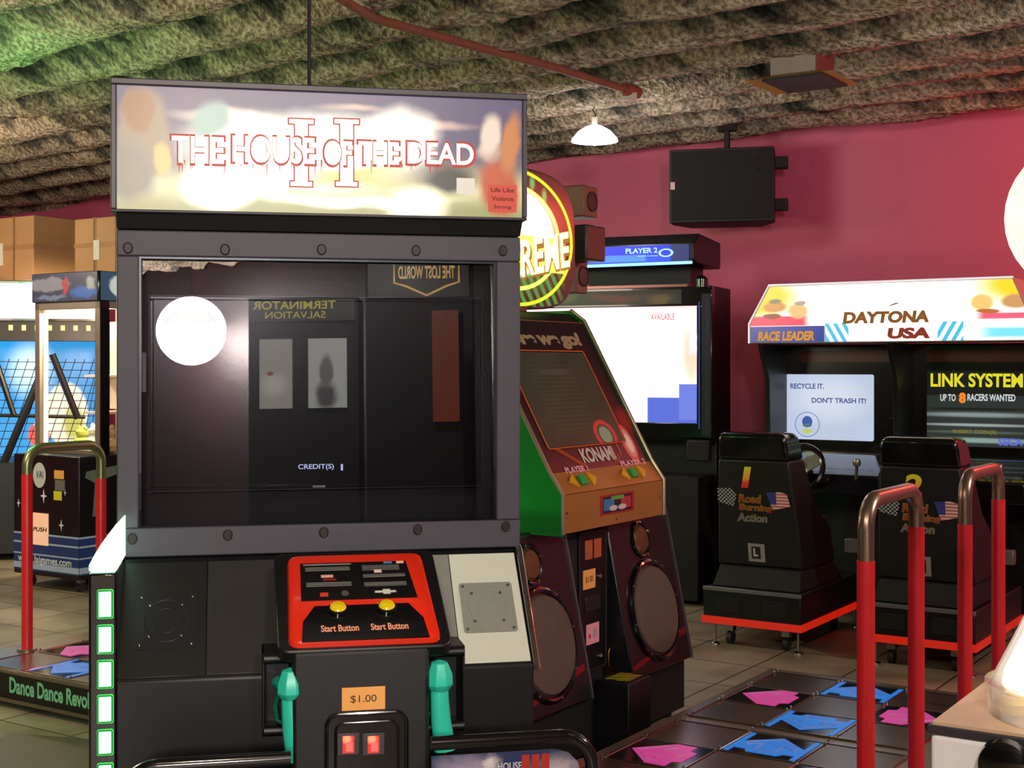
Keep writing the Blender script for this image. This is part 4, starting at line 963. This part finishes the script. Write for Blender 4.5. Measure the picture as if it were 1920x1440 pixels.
for zz in (.33, .40): part('front_port', MB().cyl((.24, -.014, zz), (.24, -.012, zz), .012), BLKG, SP)

LAMPW = mat('glowing_lamp_glass', 'fff8f0', .4, emit=6)
def pendant(loc, label, size=1.0, bulb=None):
    P = thing('pendant_lamp', label, 'pendant lamp', loc)
    k = size
    part('lamp_shade', MB().lathe([(.02*k, .085*k), (.05*k, .075*k), (.10*k, .045*k), (.138*k, .0), (.142*k, -.015*k), (.134*k, -.012*k), (.095*k, .03*k), (.045*k, .06*k), (.018*k, .07*k)], cap=False), LAMPW, P)
    part('bulb', MB().lathe([(.002, -.04*k), (.05*k, -.03*k), (.085*k, -.005*k), (.085*k, .01*k), (.03*k, .05*k)]), bulb or LAMPW, P)
    part('socket', MB().cyl((0, 0, .07*k), (0, 0, .13*k), .018), mat('white_socket', 'd8d0c8', .4), P)
    top = CZ-.02-loc[2]
    part('cord', MB().tube([(0, 0, .12*k), (.008, 0, .12*k+(top-.12*k)*.3), (-.012, .0, .12*k+(top-.12*k)*.6), (.006, 0, top)], .004, 6), BLKM, P)
    return P
pendant((.5, 8.2, 2.87), 'small white glowing lamp hanging from the ceiling above the dance game')
pendant(tuple(FLASH_POS), 'large added lamp standing in for the camera flash reflected in the dark game screen', 1.7)  # added dome, its glow stands in for the flash in the glass

V = thing('ceiling_vent', 'grey duct box with dark flared yellow-edged diffuser on the ceiling', 'ceiling vent', W(-2.6+.0, 7.3, 2.9), RR)
vx = (1500-960)/FOC*6.95; V.location = (vx, 6.95, 2.95)
part('duct_box', MB().box(-.12, .12, -.10, .12, .03, .19), mat('sprayed_duct', '8a7e74', .9, bump=.5, bscale=80), V)
part('duct_side', MB().box(.12, .135, -.10, .12, .03, .19), mat('rusty_red_plate', '6a3028', .7), V)
mb = MB(); mb.loft([[(-.13, -.11, .03), (.15, -.11, .03), (.15, .15, .03), (-.13, .15, .03)], [(-.22, -.2, .0), (.24, -.2, .0), (.24, .22, .0), (-.22, .22, .0)]])
part('diffuser', mb, mat('yellow_diffuser', 'b8861c', .5), V)
part('diffuser_plate', MB().box(-.13, .19, -.19, .17, -.012, -.001), mat('black_diffuser', '15130f', .6), V)
PI = thing('ceiling_pipe', 'rusty red-brown sprinkler pipe running under the ceiling to the small lamp', 'pipe', (0, 0, 0))
pp = [Vector(((px-960)/FOC*Y, Y, CAMZ+(HY-py)/FOC*Y)) for px, py, Y in ((560, -40, 5.35), (700, 40, 6.05), (880, 85, 6.55), (1040, 128, 7.05), (1180, 172, 7.65))]
for v_ in pp: v_.z = 3.05
PI.location = pp[0]
part('pipe_run', MB().tube([v_-pp[0] for v_ in pp], .021, 10), mat('rusty_pipe', '7a4634', .85, bump=.5, bscale=60, var=.35), PI)
part('pipe_coupling', MB().tube([pp[4]-pp[0]-Vector((.03, .04, 0)), pp[4]-pp[0]+Vector((.05, .06, 0))], .036, 10), mat('rusty_coupling', '8a4430', .8), PI)
part('clear_junction', MB().box(-.05, .04, -.03, .03, -.055, -.015), mat('clear_junction_box', 'b8aca0', .2, .3), PI, Matrix.Translation(pp[4]-pp[0]))
CB = thing('hanging_cable', 'thin black cable hanging from the ceiling down behind the big marquee', 'cable', (-.635, 4.24, 2.0))
part('cable_run', MB().tube([(0, 0, -.0), (0, 0, 1.12)], .006, 8), BLKM, CB)

# ------------------------------------------------------------------ white bubble machine lower right
WM = thing('prize_machine', 'white prize machine with clear glowing cone in the lower right corner', 'prize machine', W(-.758, 2.616), RR)
part('cabinet_body', MB().box(0, .75, 0, .7, .02, .795), mat('white_cabinet', 'f8f4ff', .4), WM, bevel=.012)
part('top_trim', MB().box(-.004, .754, -.004, .704, .795, .81), mat('dark_trim', '38343c', .3), WM, bevel=.003)
part('top_plate', MB().box(.004, .746, .004, .696, .81, .816), mat('beige_top', 'd8b898', .3), WM)
cc = (.25, .2)
part('cone_ring', MB().lathe([(.185, .816), (.185, .870), (.192, .870), (.192, .878), (.178, .878), (.178, .816)], cc, 48), glass_mat('clear_acrylic', (.95, .93, .92), 1, 1.45, .02, .25), WM)
part('clear_cone', MB().lathe([(.180, .878), (.14, .96), (.085, 1.08), (.05, 1.18), (.046, 1.18), (.081, 1.08), (.136, .96), (.175, .878)], cc, 48), glass_mat('clear_acrylic', (1, 1, 1)), WM)
part('lit_core', MB().lathe([(.16, .87), (.155, .90), (.125, .96), (.07, 1.07), (.04, 1.15)], cc, 32), mat('glowing_core', 'fff4e8', .5, emit=2.2), WM)
part('prize_ball', MB().lathe([(.001, -.028), (.02, -.02), (.028, 0), (.02, .02), (.001, .028)]), mat('yellow_plastic', 'e8c020', .4), WM, Matrix.Translation((cc[0]-.12, cc[1]-.08, .845)))
part('pole', MB().cyl((cc[0], cc[1], 1.16), (cc[0], cc[1], 1.70), .03), mat('white_cabinet', 'e8e4f0', .4), WM)
part('globe', MB().lathe([(.155*math.cos(math.radians(a))+.0005, 1.79+.155*math.sin(math.radians(a))) for a in range(-90, 91, 10)], cc, 40), mat('glowing_globe', 'ffb496', .4, emit=2.6), WM)
Fw0 = SF((0, 0, 0)); s, t = H(WM, Fw0, 1888, 1432)
part('black_knob', MB().lathe([(.045, 0), (.05, .01), (.046, .028), (.03, .035), (.001, .036)]), BLKG, WM, SF((s, 0, t)))

# ------------------------------------------------------------------ left background
CR = thing('crane_machine', 'glass prize machine with blue and white header, lit warm inside, black lower cabinet with stars', 'prize machine', W(-7.907, 6.023), RR)
cw, cd = .672, .75
part('lower_cabinet', MB().box(0, cw, -.17, cd, .09, .90), mat('starry_black', '0e0d10', .3), CR, bevel=.006)
for fx in (.08, cw-.08):
    for fy in (-.09, cd-.08):
        cs = part('caster', MB().box(fx-.02, fx+.02, fy-.02, fy+.02, .06, .09), SCREW, CR)
        part('caster_wheel', MB().cyl((fx-.014, fy, .033), (fx+.014, fy, .033), .033), mat('caster_rubber', '2a2626', .5), cs)
mb = MB()
for (xx, yy) in ((0, 0), (cw-.05, 0), (0, cd-.05), (cw-.05, cd-.05)): mb.box(xx, xx+.05, yy, yy+.05, .90, 1.93)
mb.box(0, cw, 0, .05, 1.88, 1.93); mb.box(0, cw, 0, .05, .90, .93)
mb.box(cw-.05, cw, .05, cd-.05, 1.88, 1.93); mb.box(0, cw, cd-.03, cd, .9, 1.93) if False else None
part('glass_frame', mb, mat('grey_frame', '9a8f86', .35, .6), CR, bevel=.003)
part('back_panel', MB().box(.05, cw-.05, cd-.02, cd-.01, .9, 1.93), mat('cream_back_panel', 'e8d0a8', .6), CR)
part('corner_post', MB().box(cw, cw+.012, .0, .07, .9, 1.93), BLKG, CR)
GC = glass_mat('clear_pane', (.97, .97, .97), .9, 1.4)
part('front_pane', MB().box(.05, cw-.05, .02, .026, .93, 1.88), GC, CR)
part('side_pane', MB().box(cw-.026, cw-.02, .05, cd-.05, .93, 1.88), GC, CR)
part('light_tube', MB().cyl((.055, .05, .95), (.055, .05, 1.86), .014).cyl((.06, .05, 1.865), (cw-.06, .05, 1.865), .016), mat('warm_tube', 'ffe0a8', .4, emit=3), CR)
hd = paint('crane_header_art', (cw, .19), '1f3058', [('e', .25, .6, .4, .3, .3, 'a8a0a0'), ('e', .52, .55, .06, .4, .3, 'e83a50'), ('e', .8, .3, .25, .3, .5, '2f78c8'), ('e', .9, .6, .1, .3, .5, 'c8c8b8'), ('e', .3, .15, .3, .12, .5, '8890a8')], warp=.15, wscale=9, emit=.55)
part('header_box', MB().box(-.01, cw+.01, -.02, cd, 1.93, 2.13), BLKG, CR, bevel=.01)
plate('header_panel', CR, SF((0, -.02, 1.935)), 0, cw, 0, .19, .003, hd)
plate('header_panel', CR, SF((cw+.01, 0, 1.935), (0, 1, 0), (0, 0, 1)), 0, .7, 0, .19, .003, paint('crane_header_side', (.7, .19), '28506a', [('e', .2, .5, .12, .4, .3, 'e0e8e0'), ('e', .5, .3, .15, .3, .4, '101828'), ('e', .8, .5, .2, .4, .4, 'c8d0d0')], warp=.2, emit=.6))
part('prize_poster', MB().box(.44, .60, .28, .285, 1.2, 1.8), paint('prize_poster_print', (.6, 1.8), 'fff0dc', [('e', .85, .8, .1, .06, .6, 'e8b070'), ('e', .85, .95, .06, .02, .3, 'd86050')], rough=.6), CR)
part('prize_shelf', MB().box(cw-.28, cw-.06, .1, .6, 1.42, 1.435).box(cw-.28, cw-.06, .1, .6, 1.17, 1.185), mat('white_shelf', 'f0d8c8', .4), CR)
random.seed(3)
for i, (xx, yy, zz, rr, c_) in enumerate(((.31, .27, .99, .08, 'f0e4d0'), (.52, .2, 1.0, .08, 'e8c890'), (.34, .52, .98, .075, 'd8503c'), (.53, .47, 1.0, .08, 'f0e0d8'), (.13, .3, .98, .07, 'c8d060'), (.5, .42, 1.25, .055, 'f8ece0'), (.5, .42, 1.5, .055, 'f0d0a0'))):
    r_ = thing('plush_toy', '%s plush toy inside the glass prize machine%s' % (('cream', 'tan', 'red', 'white', 'lime green', 'ivory', 'golden')[i], (', in front', ' beside the lit post', ' in the pile', ' at the right', ' at the left', ' on the lower shelf', ' on the upper shelf')[i]), 'plush toy', rootM(CR) @ Vector((xx, yy, zz-rr if zz < 1.1 else (1.186 if zz < 1.3 else 1.436))), RR, 'plush toys in the glass machine')
    if zz < 1.1: r_.location.z = .905
    m_ = mat('plush_'+c_, c_, .9, bump=.3)
    mb = MB(); mb.lathe([(.001, 0), (rr*.7, rr*.12), (rr, rr*.6), (rr*.8, rr*1.1), (rr*.45, rr*1.35)]); part('plush_body', mb, m_, r_)
    part('plush_head', MB().lathe([(rr*.4, rr*1.3), (rr*.66, rr*1.55), (rr*.66, rr*1.85), (rr*.4, rr*2.15), (.001, rr*2.25)]), m_, r_)
    for k in (-1, 1): part('plush_ear', MB().lathe([(.001, rr*2.0), (rr*.2, rr*2.1), (rr*.2, rr*2.3), (.001, rr*2.42)], (k*rr*.45, 0), 12), m_, r_)
light('machine_inside_light', rootM(CR) @ Vector((.33, .3, 1.8)), 90, (1, .82, .55), .05)
# lower cabinet print
F1 = SF((0, -.17, 0)); WH = mat('white_star_print', 'd8dce8', .5)
def star(F, s, t, r): return part('star_print', MB().poly([(s+(r if k % 2 == 0 else r*.22)*math.sin(math.pi*k/4)*(1 if k % 4 != 2 else .7), t+(r if k % 2 == 0 else r*.22)*math.cos(math.pi*k/4)) for k in range(8)], 0, .0015), WH, CR, F)
for px, py, r in ((35, 943, .03), (82, 930, .05), (122, 924, .022), (115, 985, .04)):
    s, t = H(CR, F1, px, py); star(F1, s, t, r)
s, t = H(CR, F1, 74, 891); rs = part('round_sticker', MB().disc(s, t, .065, .085, 0, .0015), mat('white_sticker', 'c8c8c4', .5), CR, F1)
text(rs, Matrix.Translation((0, 0, .002)), 'VAI', s-.03, s+.045, t-.02, t+.03, mat('navy_print', '3a4468', .5), bold=.01, shear=.2, th=.0004)
c0, c1, e0, e1 = boxpx(CR, F1, 102, 120, 882, 898); plate('price_card', CR, F1, c0, c1, e0, e1, .002, mat('orange_card', 'f0a858', .6))
c0, c1, e0, e1 = boxpx(CR, F1, 104, 122, 900, 920); plate('coin_slot', CR, F1, c0, c1, e0, e1, .004, mat('grey_coin_plate', '8a8a88', .4, .5))
c0, c1, e0, e1 = boxpx(CR, F1, 101, 116, 921, 938); plate('yellow_label', CR, F1, c0, c1, e0, e1, .002, mat('yellow_label', 'd8d030', .5))
c0, c1, e0, e1 = boxpx(CR, F1, 61, 91, 962, 1022); pd = plate('prize_flap', CR, F1, c0, c1, e0, e1, .004, mat('lit_peach_flap', 'f0b488', .5, emit=.9))
text(pd, Matrix.Translation((0, 0, .004)), 'PUSH', .01, c1-c0-.01, (e1-e0)*.42, (e1-e0)*.56, mat('black_print', '141210', .5), th=.0006, bold=.03, shear=.2)
BLS = mat('navy_band', '1c3a78', .4); BWS = mat('pale_band', 'a8b8d8', .4)
for (z0_, z1_, m_) in ((.12, .36, BLS), (.13, .17, BWS), (.225, .235, BWS), (.30, .312, BWS), (.36, .372, BWS)):
    th_ = .001 if m_ is BLS else .002
    part('base_band', MB().box(.002, cw-.002, -th_-.17, -.17, z0_, z1_).box(cw, cw+th_, -.168, cd-.002, z0_, z1_), m_, CR)
textpx(CR, off(F1, 0, 0, .0022), 'www.lai games.com'.replace(' ', ''), 34, 134, 1043, 1062, WH, bold=.02)
F2 = SF((cw, -.17, 0), (0, 1, 0), (0, 0, 1))
mb = MB(); mb.poly([(.06, .80), (.34, .83), (.36, .78), (.2, .74), (.17, .5), (.11, .5), (.13, .72), (.05, .76)], 0, .002); part('curved_letter_print', mb, mat('grey_green_print', '6a7468', .4), CR, F2)

NM = thing('hoop_game', 'ball game machine at far left, pink lit header, blue backboard behind dark netting', 'arcade machine', (-4.72, 10.17, 0), math.radians(16))
nw = 1.55
part('cabinet_body', MB().box(0, nw, .9, 1.0, .05, 1.9).box(0, .03, 0, .9, .05, 1.9).box(nw-.03, nw, 0, .9, .05, 1.9).box(.03, nw-.03, 0, .9, .05, .75), BLACK, NM, bevel=.004)
part('header_box', MB().box(-.01, nw+.01, -.03, 1.0, 1.84, 2.15), BLKG, NM, bevel=.004)
plate('header_panel', NM, SF((0, -.03, 1.86)), .02, nw-.02, 0, .27, .003, paint('pink_header_art', (nw, .27), 'f8e0f8', [('e', .75, .6, .35, .7, .6, (255, 235, 250, 1.5)), ('e', .93, .6, .1, .7, .5, 'a050c0'), ('e', .9, .8, .04, .2, .5, '5a3080')], emit=1.4, warp=.1))
for k in range(16): part('header_bulb', MB().box(.03+k*.095, .06+k*.095, -.006, 0.001, 1.77, 1.81), mat('yellow_bulbs', 'ffe070', .4, emit=2), NM)
part('header_base', MB().box(0, nw, 0, .1, 1.69, 1.84), mat('dark_red_header', '180608', .5), NM)
plate('backboard', NM, SF((0, .9, 0)), .03, nw-.03, .75, 1.70, .01, paint('blue_backboard', (nw, .95), '2890d0', [('e', .62, .75, .16, .32, .8, 'c8ecff'), ('e', .80, .36, .12, .30, .15, 'f4ecd0'), ('e', .84, .28, .07, .2, .5, 'c0b858'), ('e', .66, .18, .06, .12, .2, 'd85040'), ('e', .68, .26, .05, .08, .3, 'f8f4f0')], emit=1.25))  # the soft pale blue ellipse paints a highlight on the board
mb = MB()
for k in range(-10, 26):
    x_ = k*.07
    for (dx,) in ((.22,),):
        a_ = (x_, .74); b_ = (x_+.25, 1.55)
        if b_[0] < .03 or a_[0] > nw: continue
        mb.tube([(max(.03, min(nw, a_[0])), .12, a_[1]), (max(.03, min(nw, b_[0])), .12, b_[1])], .0028, 4)
for k in range(14): mb.tube([(.03, .12, .76+k*.06), (nw-.03, .12, .74+k*.06)], .0028, 4)
part('netting', mb, mat('dark_net', '1c2028', .7), NM)
FN_ = yf(.08)
def nb(px, py): a_ = H(NM, FN_, px, py); return (a_[0], .08, a_[1])
for k_, (pa_, pb_, r_) in enumerate((((82, 690), (2, 880), .03), ((98, 664), (146, 785), .026), ((-20, 640), (26, 778), .022), ((-90, 777), (160, 782), .014))):
    part('crossed_bar', MB().tube([nb(*pa_), nb(*pb_)], r_, 8), mat('dark_bar', '1a1614', .4), NM)

def carton(label, loc, rz, w_, d_, h_, lab):
    o = thing('cardboard_box', label, 'cardboard box', loc, rz, 'cardboard boxes on top of the machines')
    part('carton', MB().box(0, w_, 0, d_, 0, h_), mat('brown_cardboard', 'a87c54', .75, var=.15, vscale=4, bump=.1), o, bevel=.006)
    part('packing_tape', MB().box(-.002, w_+.002, -.002, d_+.002, h_*.48, h_*.56).box(w_*.46, w_*.54, -.002, d_*.5, .0, h_+.002), mat('clear_tape', 'a07850', .15, coat=.8), o)
    part('flap_line', MB().box(w_*.49, w_*.505, -.003, -.0015, 0, h_), mat('dark_flap_gap', '4a3020', .8), o)
    part('shipping_label', MB().box(lab, lab+.06, -.004, 0, h_*.25, h_*.6), mat('paper_label', 'c8c0b8', .7), o)
# positions taken on top of the hoop game and on top of the prize machine
Fbx = SF((0, .15, 0)); s = H(NM, Fbx, -8, 480)[0]; s2 = H(NM, Fbx, 108, 480)[0]
zt_ = H(NM, Fbx, 60, 412)[1]
carton('large taped cardboard box on top of the far left machine', rootM(NM) @ Vector((s, .15, 2.15)), RR, s2-s, .5, max(.3, zt_-2.15), .03)
Fbx = SF((0, .2, 0)); s = H(CR, Fbx, 140, 480)[0]; zt_ = H(CR, Fbx, 160, 410)[1]
carton('cardboard box with white label on top of the glass prize machine', rootM(CR) @ Vector((s, .2, 2.13)), RR, .42, .45, max(.3, zt_-2.13), .2)
# narrow dark column between main cabinet and left machines, floor plate
mat_ = thing('floor_plate', 'brown metal floor plate at the bottom left, beside the green light column', 'floor plate', (0, 0, 0))
fp = [Vector(((px-960)/FOC*1.5*FOC/(py-HY), 1.5*FOC/(py-HY), 0)) for px, py in ((18, 1380), (240, 1396))]
mat_.location = fp[0]; dv = fp[1]-fp[0]; mat_.rotation_euler = (0, 0, math.atan2(dv.y, dv.x))
part('plate_sheet', MB().box(0, 1.0, -1.0, 0, .0, .012), mat('brown_plate', '54463a', .5, .3, var=.3, vscale=3), mat_, bevel=.002)

# ------------------------------------------------------------------ things behind the camera, mirrored in the dark screen glass
GMw = rootM(G) @ GLF
pn = (GMw.to_3x3() @ Vector((0, 0, 1))).normalized(); p0_ = GMw.translation
def mirror(v): return v - 2*(v-p0_).dot(pn)*pn
def vpt(px, py, Y): return mirror(Vector(((px-960)/FOC*Y, Y, CAMZ+(HY-py)/FOC*Y)))
def board(name, label, cat, x0, x1, y0, y1, Y, th, m, extra=None):
    a = vpt(x1, y1, Y); b = vpt(x0, y1, Y); c = vpt(x1, y0, Y)   # as seen in the mirror the right edge comes first
    ax = (b-a); wd = ax.length; rz = math.atan2(ax.y, ax.x); hh = (c-a).length
    o = thing(name, label, cat, (a.x, a.y, 0), rz)
    # facing the cabinet: local +y side must look to the glass
    nrm = Vector((-math.sin(rz), math.cos(rz), 0)); sgn = 1 if nrm.dot(p0_-a) > 0 else -1
    F = SF((0, 0, a.z), (1, 0, 0), (0, 0, 1)) if sgn < 0 else SF((wd, 0, a.z), (-1, 0, 0), (0, 0, 1))
    part('panel', MB().box(0, wd, 0, hh, -th, 0), m, o, F)
    part('stand', MB().box(-.02, wd+.02, -a.z, hh+.02, -th-.35, -th-.01), BLKM, o, F)
    return o, F, wd, hh
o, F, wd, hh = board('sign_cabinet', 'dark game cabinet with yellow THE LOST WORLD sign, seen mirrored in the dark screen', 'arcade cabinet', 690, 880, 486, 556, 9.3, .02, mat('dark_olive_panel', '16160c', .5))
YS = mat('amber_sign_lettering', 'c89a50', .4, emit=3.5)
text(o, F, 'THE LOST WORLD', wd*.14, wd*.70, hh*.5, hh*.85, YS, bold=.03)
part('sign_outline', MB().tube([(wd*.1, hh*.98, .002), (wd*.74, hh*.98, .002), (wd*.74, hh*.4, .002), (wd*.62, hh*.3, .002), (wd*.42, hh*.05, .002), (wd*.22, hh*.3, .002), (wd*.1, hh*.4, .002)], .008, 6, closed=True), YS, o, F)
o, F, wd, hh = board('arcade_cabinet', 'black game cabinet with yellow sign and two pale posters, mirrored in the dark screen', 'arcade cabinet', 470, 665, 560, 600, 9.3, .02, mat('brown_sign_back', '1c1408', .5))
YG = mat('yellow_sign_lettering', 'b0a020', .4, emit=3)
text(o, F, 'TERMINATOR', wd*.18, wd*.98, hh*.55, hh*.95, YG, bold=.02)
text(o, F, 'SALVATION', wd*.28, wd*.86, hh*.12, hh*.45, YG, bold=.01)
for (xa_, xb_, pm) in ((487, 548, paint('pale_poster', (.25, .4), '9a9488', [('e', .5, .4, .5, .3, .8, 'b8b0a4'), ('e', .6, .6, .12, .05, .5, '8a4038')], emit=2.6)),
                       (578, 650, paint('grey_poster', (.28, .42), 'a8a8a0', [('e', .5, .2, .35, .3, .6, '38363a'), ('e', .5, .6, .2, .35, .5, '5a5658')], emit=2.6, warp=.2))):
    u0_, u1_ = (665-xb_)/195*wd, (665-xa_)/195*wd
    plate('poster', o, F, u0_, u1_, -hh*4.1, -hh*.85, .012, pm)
board('game_cabinet', 'dark orange side of a game cabinet mirrored at the right of the dark screen', 'arcade cabinet', 812, 862, 580, 790, 8.5, .02, mat('glowing_orange_side', '8a3208', .5, emit=1.3))  # side is no lamp, glow added so its reflection shows
